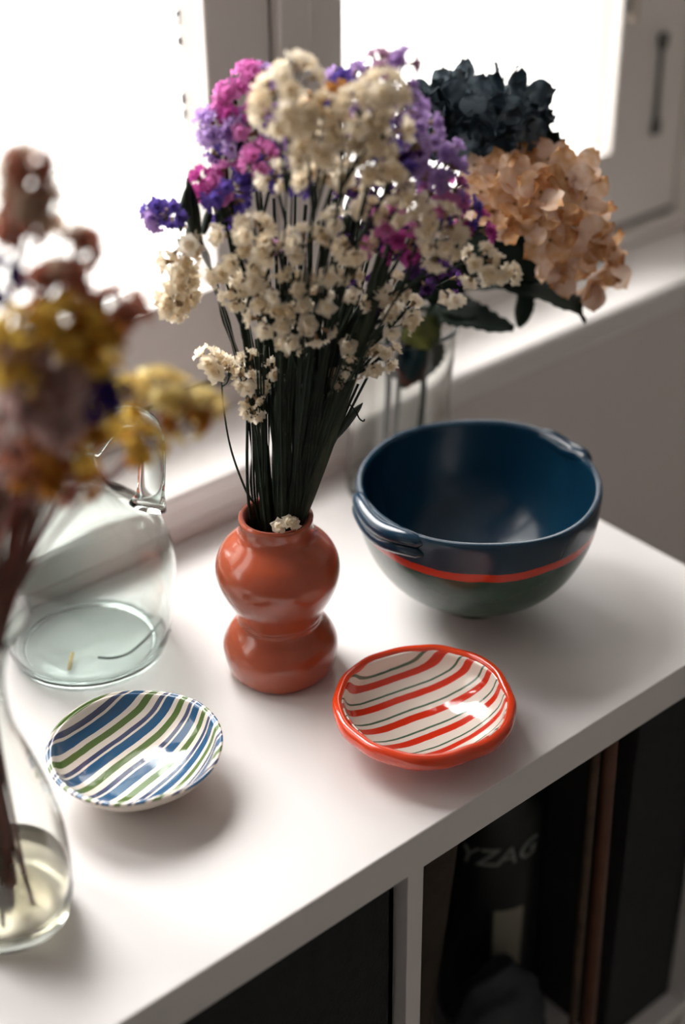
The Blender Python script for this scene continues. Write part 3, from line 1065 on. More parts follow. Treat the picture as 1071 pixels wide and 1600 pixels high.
# --- back of the bouquet first; off > 0 is further from the lens than the vase axis
sp('pink statice sprig at the top beside the middle of the window frame', [(398, 132, .045, ('pink', 'lav'), 11, .018, 1.05, None), (358, 152, .045, 'pink', 7, .012, 1.0, (-.6, 0, .5)), (366, 178, .03, 'magenta', 6, .011, 1.0, (-.5, -.3, 0))])
sp('lavender statice sprig just below the topmost pink one', [(338, 208, .03, 'lav', 10, .017, 1.05, (-.7, -.1, .3)), (376, 208, .02, ('pink', 'lav'), 9, .015, 1.0, None), (352, 232, .03, 'violet', 5, .011, .9, (-.5, -.3, -.2))])
sp('pink and violet statice sprig with one round pink head in front of the frame', [(405, 246, .0, 'pink', 8, .012, 1.0, None), (398, 268, .005, 'violet', 6, .012, .95, (-.3, -.3, -.3)), (436, 212, .03, 'lav', 6, .013, 1.0, None)])
sp('magenta statice sprig low on the window side with dark violet beneath', [(352, 284, .01, 'pink', 8, .014, 1.0, None), (323, 293, .01, 'magenta', 6, .0115, 1.0, (-.8, -.2, .2)), (362, 312, .0, 'violet', 9, .017, .95, (0, -.5, -.5)), (352, 338, .02, 'violet', 3, .008, .9, (0, -.3, -.8))],
   leaves=[((365, 300, .005), (338, 365, .0), .0042), ((352, 300, .01), (352, 360, .01), .004)])
sp('deep violet statice sprig beside a single cream floret', [(458, 272, -.005, 'violet', 10, .015, 1.0, None), (430, 277, -.02, 'cream', 3, .009, 1.15, (-.2, -.8, .2))])
sp('drooping violet statice twig reaching out over the pale window pane', [(262, 336, .0, 'violet', 9, .012, .85, (-.7, 0, -.6)), (240, 338, .0, ('violet', 'lav'), 5, .009, .85, (-.8, .2, -.3))], via=[(385, 560, 0), (352, 345, 0), (330, 312, 0), (290, 318, 0)], stem_r=.0013, wing=False)
sp('drooping cream statice spike hanging by the pane under dark narrow leaves',
   [(279, 466, -.005, 'cream', 11, .0125, 1.05, (-.1, -.5, -.5)), (289, 388, -.006, 'cream', 8, .012, 1.1, (.2, -.4, -.5)), (287, 414, -.006, 'cream', 8, .012, 1.1, (-.1, -.5, -.4)), (283, 440, -.006, 'cream', 9, .0125, 1.1, (-.1, -.5, -.5)), (272, 484, -.005, 'cream', 7, .010, 1.1, (-.5, -.4, -.5))],
   via=[(392, 640, 0), (350, 490, 0), (322, 400, 0), (301, 350, 0), (292, 378, 0), (284, 420, 0)], stem_r=.0016, leaves=[((300, 376, -.006), (293, 276, -.004), .0034), ((282, 362, -.008), (291, 290, -.004), .003), ((312, 370, -.002), (297, 285, 0), .003), ((318, 366, 0), (330, 320, .004), .003), ((345, 352, .0), (352, 318, .004), .0055)])
sp('cream statice sprig at the very top, blurred against the window frame', [(455, 122, -.05, 'cream', 13, .02, 1.15, None), (432, 168, -.05, 'cream', 11, .018, 1.15, (-.5, -.4, .2)), (470, 175, -.055, 'cream', 8, .015, 1.1, None)])
sp('cream statice sprig in the middle of the crown beside an orange petal', [(505, 178, -.05, 'cream', 11, .018, 1.1, None), (520, 212, -.05, 'cream', 11, .018, 1.1, None), (482, 235, -.05, 'cream', 8, .016, 1.1, None), (520, 146, -.01, 'peach', 4, .012, 1.0, None)])
sp('long cream statice spike slanting across the top of the bouquet', [(565, 162, -.06, 'cream', 10, .016, 1.1, None), (596, 140, -.06, 'cream', 8, .014, 1.1, None), (540, 192, -.055, 'cream', 8, .015, 1.1, None), (612, 152, -.06, 'cream', 5, .011, 1.05, None)])
sp('cream statice spike standing upright beside the lavender side of the bouquet', [(602, 200, -.055, 'cream', 8, .014, 1.1, None), (585, 228, -.055, 'cream', 9, .015, 1.1, None), (582, 262, -.05, 'cream', 8, .014, 1.1, None), (610, 285, -.045, 'cream', 8, .014, 1.05, None)])
sp('cream statice sprig hanging below the crown near the violet head', [(492, 282, -.03, 'cream', 6, .012, 1.1, None), (528, 268, -.03, 'cream', 7, .013, 1.1, None), (545, 290, -.03, 'cream', 5, .011, 1.0, None)])
sp('cream statice sprig in the upper middle with small brown calyces', [(578, 330, -.035, 'cream', 6, .011, 1.0, None), (618, 330, -.04, 'cream', 6, .012, 1.0, None), (640, 300, -.03, 'cream', 4, .01, 1.0, None)],
   leaves=[((562, 405, .02), (598, 305, .025), .007), ((592, 395, .02), (574, 300, .03), .0075), ((600, 385, .015), (634, 305, .02), .007), ((545, 380, .02), (556, 290, .03), .006)])
sp('plum statice head in the shade behind the upright cream spike', [(588, 312, .03, 'plum', 9, .017, 1.0, None), (562, 348, .03, 'plum', 8, .016, 1.0, None), (604, 352, .02, ('violet', 'plum'), 7, .014, 1.0, None), (560, 300, .04, ('plum', 'lav'), 6, .014, 1.0, None)])  # added dark florets stand in for the shadow in this gap
sp('thin twig of pale lavender statice rising above the whole bouquet', [(632, 94, -.01, ('mauve', 'lav'), 5, .0085, .85, None), (592, 96, -.01, ('mauve', 'lav'), 4, .008, .8, None), (622, 128, -.01, ('lav', 'mauve'), 5, .010, .85, None), (632, 158, -.01, 'lav', 5, .010, .9, None)], stem_mat=TWIG, stem_r=.0013, wing=False)
sp('violet statice head behind the long cream spike', [(548, 128, .02, ('violet', 'lav'), 9, .016, 1.0, None), (575, 118, .03, 'lav', 5, .012, .95, None), (565, 185, .0, ('lav', 'mauve'), 6, .014, .95, None)])
sp('lavender statice sprig beside the dark hydrangea', [(648, 185, .01, 'lav', 8, .015, 1.0, None), (662, 218, .01, 'lav', 8, .014, .95, None), (612, 160, .0, ('lav', 'mauve'), 5, .011, .9, None), (705, 236, .015, 'lav', 6, .011, .85, None)])
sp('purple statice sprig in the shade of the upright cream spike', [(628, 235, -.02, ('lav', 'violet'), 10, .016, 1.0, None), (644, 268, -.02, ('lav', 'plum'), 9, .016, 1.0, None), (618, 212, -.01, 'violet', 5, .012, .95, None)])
sp('bright lavender statice sprig touching the tan hydrangea', [(690, 272, .0, 'lav', 10, .016, 1.0, None), (700, 302, -.005, ('lav', 'pink'), 9, .015, 1.0, None), (672, 305, .0, 'lav', 6, .012, .95, None), (722, 326, .0, ('violet', 'magenta'), 7, .013, .9, None), (745, 356, .0, 'magenta', 6, .012, .85, None)])
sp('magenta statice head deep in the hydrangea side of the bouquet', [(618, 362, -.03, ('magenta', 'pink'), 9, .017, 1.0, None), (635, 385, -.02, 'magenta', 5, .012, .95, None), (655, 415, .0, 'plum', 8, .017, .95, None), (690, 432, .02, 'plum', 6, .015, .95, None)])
sp('cream statice sprig overlapping the lavender next to the tan hydrangea', [(692, 345, -.04, 'cream', 7, .013, 1.1, None), (660, 352, -.04, 'cream', 4, .010, 1.05, None), (696, 388, -.04, 'cream', 8, .014, 1.1, (0, -.5, -.2)), (715, 365, -.03, 'cream', 3, .008, 1.0, None)])
sp('cream statice sprig stretching out below the tan hydrangea', [(752, 402, -.02, 'cream', 6, .0115, .95, None), (780, 418, -.02, 'cream', 7, .011, .9, None), (750, 430, -.02, 'cream', 5, .010, .9, (.2, -.5, -.4)), (795, 426, -.02, 'cream', 4, .009, .85, None), (712, 466, -.02, 'cream', 3, .008, .9, (0, -.4, -.7))], via=[(545, 560, -.01), (640, 450, -.01), (705, 420, -.015)], stem_r=.0014, wing=False)
sp('cream statice sprig on the window side in mid height', [(398, 358, -.025, 'cream', 8, .014, 1.1, None), (362, 372, -.02, 'cream', 6, .012, 1.1, (-.5, -.4, 0)), (430, 382, -.03, 'cream', 6, .012, 1.05, None), (380, 412, -.02, 'cream', 7, .014, 1.1, (-.3, -.5, -.3))])
sp('cream statice spike drooping on the window side beneath the mid-height sprig', [(366, 440, -.01, 'cream', 8, .014, 1.05, (-.4, -.4, -.3)), (372, 466, -.01, 'cream', 7, .013, 1.0, (-.1, -.5, -.5)), (350, 428, -.01, 'cream', 4, .010, 1.0, (-.7, -.3, 0)), (395, 440, -.02, 'cream', 6, .012, 1.0, None)])
sp('cream statice head facing out with a pale mauve floret under it', [(475, 374, -.035, 'cream', 7, .012, 1.1, None), (455, 392, -.03, 'cream', 4, .009, 1.0, None), (436, 392, -.01, 'mauve', 3, .009, .9, None)])
sp('umbrella shaped cream statice floret head in the middle', [(553, 388, -.04, 'cream', 7, .013, 1.1, (0, -.4, -.6)), (516, 350, -.035, 'cream', 6, .012, 1.0, None), (520, 378, -.03, 'cream', 5, .011, 1.0, None)])
sp('cream statice sprig with star-like florets in the centre of the stems', [(440, 452, -.03, 'cream', 7, .012, 1.0, None), (458, 438, -.03, 'cream', 5, .010, 1.0, None), (418, 492, -.03, 'cream', 9, .014, 1.0, None), (440, 515, -.03, 'cream', 8, .013, .95, None), (466, 470, -.03, 'cream', 5, .010, .95, None)])
sp('cream statice sprig with paired florets at the centre of the stems', [(497, 515, -.03, 'cream', 6, .012, .95, (0, -.5, -.4)), (475, 490, -.03, 'cream', 5, .010, .95, None), (452, 540, -.025, 'cream', 5, .011, .95, (0, -.5, -.3)), (515, 432, -.03, 'cream', 5, .010, 1.0, None)])
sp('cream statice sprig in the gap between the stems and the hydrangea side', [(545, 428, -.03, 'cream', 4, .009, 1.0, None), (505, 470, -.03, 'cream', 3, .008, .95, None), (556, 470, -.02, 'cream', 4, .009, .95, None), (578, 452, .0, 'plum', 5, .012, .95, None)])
sp('shaded cream statice sprig at the hydrangea side above the glass vase', [(612, 452, -.015, 'cream', 8, .013, .95, None), (640, 480, -.01, 'cream', 7, .012, .95, None), (618, 500, -.015, 'cream', 7, .012, .9, None), (600, 470, -.01, 'cream', 5, .010, .9, None)])
sp('shaded cream statice sprig lowest over the glass vase', [(555, 545, -.015, 'cream', 7, .012, .9, (0, -.4, -.2)), (580, 560, -.015, 'cream', 7, .012, .9, None), (552, 580, -.01, 'cream', 6, .011, .85, (0, -.4, -.5)), (602, 552, -.01, 'cream', 6, .011, .9, None), (536, 600, -.01, 'beige', 4, .009, .75, (0, -.3, -.7))])
sp('small cream sprig on a long thin stem leaning out toward the window', [(345, 575, .0, 'cream', 3, .009, 1.0, (-.2, -.3, .7)), (325, 562, .0, 'cream', 4, .008, 1.0, (-.5, -.1, .8)), (362, 576, .0, 'cream', 4, .009, 1.0, (.3, -.2, .7))], via=[(384, 765, 0), (362, 705, 0), (350, 640, 0)], stem_r=.0011, wing=False, stem_mat=STEM2)
sp('cream sprig low against the stems on the window side', [(384, 592, -.01, 'cream', 5, .010, .95, (-.4, -.4, .2)), (388, 566, -.01, 'cream', 4, .009, .9, (-.4, -.3, .4)), (392, 618, -.015, 'cream', 5, .009, .95, (-.3, -.5, 0)), (396, 645, -.015, 'cream', 5, .009, .95, (-.2, -.5, -.3))], stem_r=.0014)
sp('short shaded cream sprig close to the middle of the stems', [(424, 600, .0, 'cream', 5, .010, .85, None), (426, 575, .0, 'cream', 3, .008, .8, None)], stem_r=.0012)
sp('withered beige sprig low on the bowl side of the stems', [(507, 668, .0, 'beige', 4, .008, .65, (.2, -.3, -.3)), (520, 628, .0, 'beige', 4, .008, .6, None), (530, 590, .0, 'beige', 4, .009, .7, None)], stem_r=.0011, wing=False)
# tops of stems seen only as stalks
G1 = 'bare green statice stalks in the terracotta vase'
targets = [(405, 470, .02), (420, 430, .03), (432, 500, -.005), (446, 420, .02), (455, 560, -.01), (468, 400, .03), (480, 450, .0), (492, 560, -.012), (500, 420, .02), (515, 520, -.01), (530, 470, .0),
           (545, 500, .01), (560, 430, .01), (598, 395, -.02), (612, 380, -.025), (470, 520, -.02), (440, 560, -.02), (520, 400, -.01), (415, 540, .0), (540, 440, .025), (574, 590, .0), (560, 600, .01), (400, 530, .01), (585, 420, .0),
           (410, 330, .03), (428, 310, .04), (446, 330, .02), (462, 300, .04), (478, 320, .02), (494, 300, .03), (508, 330, .01), (524, 310, .03), (540, 340, .01), (556, 320, .02), (572, 350, .01), (588, 330, .03), (566, 370, .03), (600, 420, .01), (535, 380, .03), (486, 350, .03), (452, 360, .04), (580, 390, .04)]
for i, (x, y, off) in enumerate(targets):
    tip = at(x, y, V2, off)
    hor = Vector((tip.x - VC.x, tip.y - VC.y, 0))
    m_ = Vector((VC.x, VC.y, VZ)) + hor.normalized() * min(VR * .84, hor.length * .5) + Vector((RND.uniform(-1, 1), RND.uniform(-1, 1), 0)) * .003
    b0 = Vector((VC.x, VC.y, VB)) - hor.normalized() * .006 + Vector((RND.uniform(-1, 1), RND.uniform(-1, 1), 0)) * .012
    t = thing('statice_stalk', b0, 'bare dark green statice stalk without flowers in the bundle', 'stem', G1)
    wide = RND.choice([.0013, .0016, .0019, .0023]) if i < 20 or i > 23 else .0014
    cp = crom([b0, m_, m_.lerp(tip, .5) + Vector((RND.uniform(-.004, .004), RND.uniform(-.004, .004), 0)), tip], 8)
    obj('stem', MB().tube(cp, [wide] * 20 + [wide * .8] * (len(cp) - 20), 8, flat=.5, twist=.05, up=SIDE).me('stem', RND.choice([STEM, STEM, STEM2])), t)
    if i % 2 == 0 or i > 23:
        j = int(len(cp) * .7)
        d_ = (cp[j + 2] - cp[j]).normalized()
        obj('leaf', narrow_leaf(cp[j], cp[j] + d_ * (.035 if i < 24 else .05) + SIDE * RND.uniform(-.018, .018), .0035 if i < 24 else .0055, side=SIDE), t)
    if i in (13, 14):
        o2 = t.children[0]
        t['label'] = 'broad winged stalk slanting up across the bouquet toward the magenta head' if i == 13 else 'second broad winged stalk slanting up, tight beside the first one'
        t.pop('group', None) if False else None
        del t['group']
        o2.data = MB().tube(cp, [.0038] * len(cp), 8, flat=.35, up=SIDE).me('stem', STEM2)
lo = thing('fallen_floret', at(444, 818, V2, -.024), 'small cream floret caught on the rim of the terracotta vase', 'flower')
C0 = at(444, 818, V2, -.024)
for k, (dx, dz, dy) in enumerate(((-.005, 0, 0), (.004, .001, 0), (0, .003, -.002))):
    obj('floret', FLO['cream'][k % 4], lo, Matrix.Translation(C0 + SIDE * dx + Vector((0, dy, dz - .004))) @ rot_to((dx * 60, -.5, .6), k) @ Matrix.Scale(.8, 4))
# curled tendril at the bowl side
pts = [at(*q, V2, .0) for q in ((545, 630), (556, 642), (562, 654), (568, 658), (570, 655))]
tn = thing('curled_tendril', pts[0], 'thin curled dark tendril sticking out toward the bowl', 'twig')
obj('tendril', MB().tube(crom(pts, 5), .0007, 5).me('tendril', STEM), tn)

# ------------------------------------------------------------------ hydrangeas in the clear vase
HC = Vector((0.9249, 1.0026, 0))
H2 = (HC.x, HC.y)
hv = thing('glass_vase', HC, 'clear glass vase holding the two hydrangeas behind the bowl', 'vase')
go = smooth_prof([(0, .003), (.046, .003), (.050, 0), (.0535, .002), (.0550, .010), (.0535, .030), (.0500, .070), (.0480, .100), (.0490, .130), (.0520, .160), (.0545, .182), (.0540, .1845)], 4)
gi = smooth_prof([(.0515, .1845), (.0500, .160), (.0468, .130), (.0458, .100), (.0478, .070), (.0510, .030), (.0515, .018), (.0480, .012), (0, .011)], 4)
obj('body', MB().lathe(go + gi, HC, 64).me('body', CLEARG), hv)


def hyd_petal(seed, m, L=.0225, Wd=.021):
    r_ = random.Random(seed)
    nu, nv = 7, 6
    vs_, fs = [], []
    ph1, ph2 = r_.uniform(0, 6), r_.uniform(0, 6)
    cup = r_.uniform(-.15, .6)
    for i in range(nu):
        t = i / (nu - 1)
        wd = Wd * .5 * (.16 + .84 * math.sin(math.pi * min(1, (t * .80 + .08))) ** .75)
        if i == nu - 1: wd *= .6
        for j in range(nv):
            s = j / (nv - 1) * 2 - 1
            ed = abs(s) ** 2 * t
            z = L * (cup * t * t * .9 + .16 * ed * math.sin(5 * t + ph1 + s * 2) + .05 * math.sin(9 * t + ph2) * t - .10 * (1 - s * s) * t)
            if i == nu - 1: z += L * .10 * math.sin(3 * s + ph2)
            x = t * L * (1 - .06 * s * s) + (.0012 * math.sin(4 * s + ph1) if i == nu - 1 else 0)
            vs_.append((x, s * wd, z))
    for i in range(nu - 1):
        for j in range(nv - 1):
            fs.append((i * nv + j, (i + 1) * nv + j, (i + 1) * nv + j + 1, i * nv + j + 1))
    return mesh('petal', vs_, fs, m)


def dried_petal_mat(name, c1, c2, c3, trans):
    m, nt, p = nmat(name)
    out = nt.nodes['Material Output']
    oi = N(nt, 'ShaderNodeObjectInfo')
    tc = N(nt, 'ShaderNodeTexCoord')
    nz = N(nt, 'ShaderNodeTexNoise', i_Scale=110.0, i_Detail=4.0)
    nt.links.new(tc.outputs['Object'], nz.inputs['Vector'])
    ad = N(nt, 'ShaderNodeMath', operation='MULTIPLY_ADD', i_1=.55)
    nt.links.new(oi.outputs['Random'], ad.inputs[0])
    mr = N(nt, 'ShaderNodeMapRange', i_1=.3, i_2=.7, i_3=0, i_4=.45)
    nt.links.new(nz.outputs['Fac'], mr.inputs[0])
    nt.links.new(mr.outputs[0], ad.inputs[2])
    sx = N(nt, 'ShaderNodeSeparateXYZ')
    nt.links.new(tc.outputs['Object'], sx.inputs[0])
    tip = N(nt, 'ShaderNodeMapRange', i_1=.015, i_2=.0222, i_3=-.08, i_4=.38)
    nt.links.new(sx.outputs[0], tip.inputs[0])
    a2 = N(nt, 'ShaderNodeMath', operation='ADD')
    nt.links.new(ad.outputs[0], a2.inputs[0])
    nt.links.new(tip.outputs[0], a2.inputs[1])
    rp = ramp(nt, [(0, c1), (.3, c1), (.62, c2), (1, c3)], 'LINEAR')
    nt.links.new(a2.outputs[0], rp.inputs[0])
    p.inputs['Roughness'].default_value = .55
    p.inputs['Specular IOR Level'].default_value = .3
    nt.links.new(rp.outputs[0], p.inputs['Base Color'])
    t = N(nt, 'ShaderNodeBsdfTranslucent')
    nt.links.new(rp.outputs[0], t.inputs[0])
    s = N(nt, 'ShaderNodeMixShader', i_0=trans)
    nt.links.new(p.outputs[0], s.inputs[1])
    nt.links.new(t.outputs[0], s.inputs[2])
    wv = N(nt, 'ShaderNodeTexWave', i_Scale=260.0, i_Distortion=3.0, bands_direction='Y')
    nt.links.new(tc.outputs['Object'], wv.inputs['Vector'])
    b = N(nt, 'ShaderNodeBump', i_Strength=.25, i_Distance=.001)
    nt.links.new(wv.outputs['Fac'], b.inputs['Height'])
    nt.links.new(b.outputs['Normal'], p.inputs['Normal'])
    nt.links.new(s.outputs[0], out.inputs[0])
    return m


TANP = dried_petal_mat('tan_dried_petal', '#eed6c4', '#dbb084', '#b27238', .28)
NAVP = dried_petal_mat('blue_black_petal', '#74848e', '#2a3a45', '#0c151a', .10)  # the pale grey-blue stop paints highlights into some petals
CORE = {'tan': mat('tan_core', '#8a6a45', .8), 'dark': mat('dark_core', '#141d1d', .8)}
TP = [hyd_petal(300 + i, TANP) for i in range(7)]
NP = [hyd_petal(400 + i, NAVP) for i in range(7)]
HR = random.Random(41)


def core_mesh(m):
    return MB().tube([(0, 0, -.012), (0, 0, -.004), (0, 0, .001), (0, 0, .0026)], [.0006, .0008, .0016, .0006], 8).me('floret', m)


CM = {'tan': core_mesh(CORE['tan']), 'dark': core_mesh(CORE['dark'])}


def hyd_floret(root, pos, nrm_, kind, sc=1.0, close=.25, n=4):
    f = obj('floret', CM[kind], root, Matrix.Translation(pos) @ rot_to(nrm_, HR.uniform(0, 6.28)) @ Matrix.Scale(sc, 4))
    for k in range(n):
        me_ = HR.choice(TP if kind == 'tan' else NP)
        q = bpy.data.objects.new('petal', me_)
        COL.objects.link(q)
        q.parent = f
        q.matrix_local = Matrix.Rotation(2 * math.pi * k / n + HR.uniform(-.2, .2), 4, 'Z') @ Matrix.Rotation(-(close + HR.uniform(-.5, .5)), 4, 'Y') @ Matrix.Translation((.001, 0, 0)) @ Matrix.Scale(HR.uniform(.85, 1.12), 4)
    return f


def hyd_leaf(spine, width, up, m, serr=.10, fold=.25, seed=0):
    """Broad serrated leaf along a spine of world points."""
    r_ = random.Random(seed)
    cp = crom(spine, 7)
    n_ = len(cp)
    vs_, fs = [], []
    upv = Vector(up).normalized()
    for i, c_ in enumerate(cp):
        t = i / (n_ - 1)
        tg = (cp[min(i + 1, n_ - 1)] - cp[max(0, i - 1)]).normalized()
        sd = tg.cross(upv).normalized()
        nn = sd.cross(tg).normalized()
        wd = width * (math.sin(math.pi * (t * .93 + .04)) ** .7)
        wd *= 1 + serr * (1 if i % 2 else -1)
        wv = .06 * width * math.sin(i * .9 + seed)
        for s in (-1, -.55, 0, .55, 1):
            vs_.append(c_ + sd * wd * s + nn * (abs(s) * fold * wd + wv * abs(s)))
        for s in (1, 0, -1):
            vs_.append(c_ + sd * wd * s * .98 + nn * (abs(s) * fold * wd + wv * abs(s)) - nn * .0007)
    for i in range(n_ - 1):
        for k in range(8):
            fs.append((i * 8 + k, i * 8 + (k + 1) % 8, (i + 1) * 8 + (k + 1) % 8, (i + 1) * 8 + k))
    fs += [tuple(range(7, -1, -1)), tuple((n_ - 1) * 8 + k for k in range(8))]
    return mesh('leaf', vs_, fs, m)


def hyd_stem(pts, r=.0032):
    return MB().tube(crom(pts, 8), r, 8).me('stem', STEM)


# tan hydrangea
b0 = HC + Vector((.012, -.01, .014))
tanh = thing('dried_hydrangea', b0, 'tan dried hydrangea head with crinkled petals drooping toward the wall', 'flower')
TO = -.045
tcn = at(838, 340, H2, TO + .03)
obj('stem', hyd_stem([b0, HC + Vector((.018, -.012, .10)), HC + Vector((.02, -.02, .20)), at(790, 400, H2, TO + .035), tcn]), tanh)
tan_spots = [  # px, py, off, closeness, scale
    (742, 258, .02, .2, .95), (778, 268, .0, .35, .95), (752, 300, -.01, .3, 1.0), (790, 248, .025, .2, .95), (822, 240, .03, .3, .95), (815, 282, -.015, .25, 1.05), (858, 250, .02, .25, 1.0),
    (770, 330, -.02, .35, .95), (805, 318, -.025, .3, 1.05), (845, 300, -.028, .2, 1.1), (885, 280, -.01, .2, 1.15), (905, 268, .01, .15, 1.1), (800, 350, -.02, .4, .95), (838, 345, -.032, .3, 1.1),
    (875, 318, -.028, .15, 1.25), (915, 310, -.005, .25, 1.05), (860, 375, -.028, .35, 1.1), (898, 352, -.025, .3, 1.1), (932, 338, .0, .35, 1.0), (925, 372, -.012, .4, 1.1), (868, 405, -.02, .5, 1.0),
    (945, 385, .005, .5, .95), (905, 400, -.015, .45, 1.0), (880, 425, -.012, .6, .95), (925, 432, -.008, .6, 1.1), (955, 415, .0, .5, 1.0), (760, 285, .02, .3, 1.0), (740, 320, .01, .3, .9)]
for (x, y, off, cl_, sc) in tan_spots:
    P = at(x, y, H2, TO + off)
    nv_ = (P - tcn).normalized()
    nv_ = (nv_ - HEAD * .5 + Vector((0, 0, .15)) + Vector((HR.uniform(-.25, .25), HR.uniform(-.25, .25), HR.uniform(-.25, .25)))).normalized()
    hyd_floret(tanh, P, nv_, 'tan', sc, cl_)
for (x, y, off, tx, ty) in ((928, 462, -.006, .1, -1), (868, 424, -.014, -.3, -.9)):
    P = at(x, y - 20, H2, TO + off)
    hyd_floret(tanh, P, (SIDE * tx * .6 - HEAD * .35 + Vector((0, 0, ty))).normalized(), 'tan', 1.05, .85, 3)
obj('leaf', hyd_leaf([at(725, 372, H2, -.035), at(760, 392, H2, -.045), at(805, 412, H2, -.048), at(850, 432, H2, -.05)], .024, -HEAD, LEAFG, seed=14, fold=.12), tanh)
# little pedicels inside the head
mb = MB()
for (x, y, off, cl_, sc) in tan_spots:
    P = at(x, y, H2, TO + off)
    mb.tube([tcn + Vector((0, 0, -.012)), tcn.lerp(P, .6) + Vector((0, 0, -.004)), P], [.0009, .0007, .0006], 4, cap=False)
obj('pedicels', mb.me('pedicels', STEM2), tanh)
# its leaves
obj('leaf', hyd_leaf([at(742, 452, H2, -.02), at(790, 448, H2, -.035), at(850, 462, H2, -.05), at(898, 482, H2, -.06), at(914, 505, H2, -.062)], .021, (0, 0, 1), LEAFG, seed=1), tanh, label='long dark serrated leaf')
obj('leaf', hyd_leaf([at(815, 440, H2, -.03), at(822, 468, H2, -.035), at(818, 492, H2, -.038), at(812, 512, H2, -.038)], .009, HEAD, LEAFG, seed=2), tanh)
obj('leaf', hyd_leaf([at(845, 400, H2, .0), at(875, 425, H2, -.01), at(895, 438, H2, -.02), at(915, 430, H2, -.03)], .014, (0, 0, 1), LEAFG, seed=3), tanh)

# dark hydrangea
b1 = HC + Vector((-.014, .008, .014))
drk = thing('dried_hydrangea', b1, 'blue-black dried hydrangea head in front of the bright window pane', 'flower')
DO = .0
dcn = at(748, 188, H2, DO + .02)
obj('stem', hyd_stem([b1, HC + Vector((-.006, .012, .10)), HC + Vector((.0, .008, .2)), at(740, 330, H2, DO + .01), dcn]), drk)
DR = random.Random(17)
dspots = []
for (x, y, off) in ((665, 132, .0), (690, 122, .02), (722, 112, .03), (750, 118, .03), (640, 160, .01), (672, 165, -.02), (705, 150, -.02), (738, 142, -.02), (770, 135, .0), (800, 135, .02), (832, 142, .02), (845, 175, .015),
                    (812, 160, -.015), (780, 165, -.03), (745, 172, -.035), (708, 185, -.03), (672, 195, -.02), (650, 200, .0), (690, 215, -.01), (730, 208, -.03), (765, 200, -.035), (800, 192, -.03), (832, 200, -.01), (850, 210, .01), (790, 118, .03), (858, 150, .03), (700, 130, .0)):
    dspots.append((x, y, off))
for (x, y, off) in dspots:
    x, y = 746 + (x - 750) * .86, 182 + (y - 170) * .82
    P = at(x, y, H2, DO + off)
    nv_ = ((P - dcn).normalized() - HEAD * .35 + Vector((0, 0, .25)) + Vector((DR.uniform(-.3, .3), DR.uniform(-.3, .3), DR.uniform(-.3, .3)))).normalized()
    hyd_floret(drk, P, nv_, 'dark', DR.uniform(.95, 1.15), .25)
mb = MB()
for (x, y, off) in dspots:
    P = at(x, y, H2, DO + off)
    mb.tube([dcn + Vector((0, 0, -.015)), dcn.lerp(P, .6) + Vector((0, 0, -.004)), P], [.0009, .0007, .0006], 4, cap=False)
obj('pedicels', mb.me('pedicels', STEM), drk)
obj('leaf', hyd_leaf([at(772, 262, H2, .02), at(800, 236, H2, .02), at(840, 232, H2, .015), at(868, 250, H2, .01), at(886, 275, H2, .005)], .022, -HEAD, LEAFG, seed=4, fold=.1), drk)
obj('leaf', hyd_leaf([at(760, 260, H2, .01), at(730, 238, H2, .0), at(695, 228, H2, .0), at(660, 236, H2, .0)], .017, -HEAD, LEAFG, seed=5, fold=.1), drk)
obj('leaf', hyd_leaf([at(735, 330, H2, .0), at(760, 360, H2, -.01), at(800, 400, H2, -.02), at(840, 420, H2, -.025)], .03, -HEAD, LEAFG, seed=6, fold=.15), drk)
obj('leaf', hyd_leaf([at(730, 380, H2, .0), at(705, 410, H2, -.02), at(680, 440, H2, -.03), at(650, 450, H2, -.035)], .026, -HEAD, LEAFG, seed=7, fold=.15), drk)
obj('leaf', hyd_leaf([at(735, 300, H2, .01), at(780, 300, H2, .012), at(820, 330, H2, .01), at(830, 370, H2, .0)], .025, -HEAD, LEAFG, seed=12, fold=.15), drk)

# third leafy stem low in the vase
b2 = HC + Vector((.004, .016, .014))
lf = thing('leafy_stem', b2, 'leafy hydrangea stem with broad dark leaves lying over the glass rim', 'plant')
obj('stem', hyd_stem([b2, HC + Vector((.006, .012, .09)), HC + Vector((-.004, -.01, .19)), at(675, 480, H2, -.03)], .0026), lf)
obj('leaf', hyd_leaf([at(668, 500, H2, -.03), at(700, 492, H2, -.035), at(745, 500, H2, -.045), at(803, 516, H2, -.055)], .019, (-.1, -.4, 1), LEAFG, seed=8), lf)
obj('leaf', hyd_leaf([at(690, 478, H2, -.02), at(720, 484, H2, -.03), at(752, 490, H2, -.035)], .017, (0, -.5, 1), LEAFG, seed=9), lf)
obj('leaf', hyd_leaf([at(688, 500, H2, -.04), at(668, 515, H2, -.048), at(650, 528, H2, -.052), at(640, 540, H2, -.05)], .017, -HEAD, LEAFY, seed=10), lf, label='yellowing leaf')
obj('leaf', hyd_leaf([at(660, 470, H2, -.03), at(640, 450, H2, -.03), at(655, 480, H2, -.03), at(670, 490, H2, -.03)][:2] + [at(620, 440, H2, -.03)], .018, -HEAD, LEAFG, seed=11), lf)
# leaves that hang into the vase
for k, (p_, q_, wd) in enumerate((((672, 520, -.02), (628, 606, -.01), .012), ((682, 518, .0), (660, 590, .0), .010), ((640, 530, .01), (612, 590, .01), .011), ((660, 540, -.03), (640, 600, -.025), .010))):
    A, B = at(*p_[:2], H2, p_[2]), at(*q_[:2], H2, q_[2])
    obj('leaf', hyd_leaf([A, A.lerp(B, .5) + SIDE * .004, B], wd, -HEAD, LEAFG, seed=20 + k), lf)

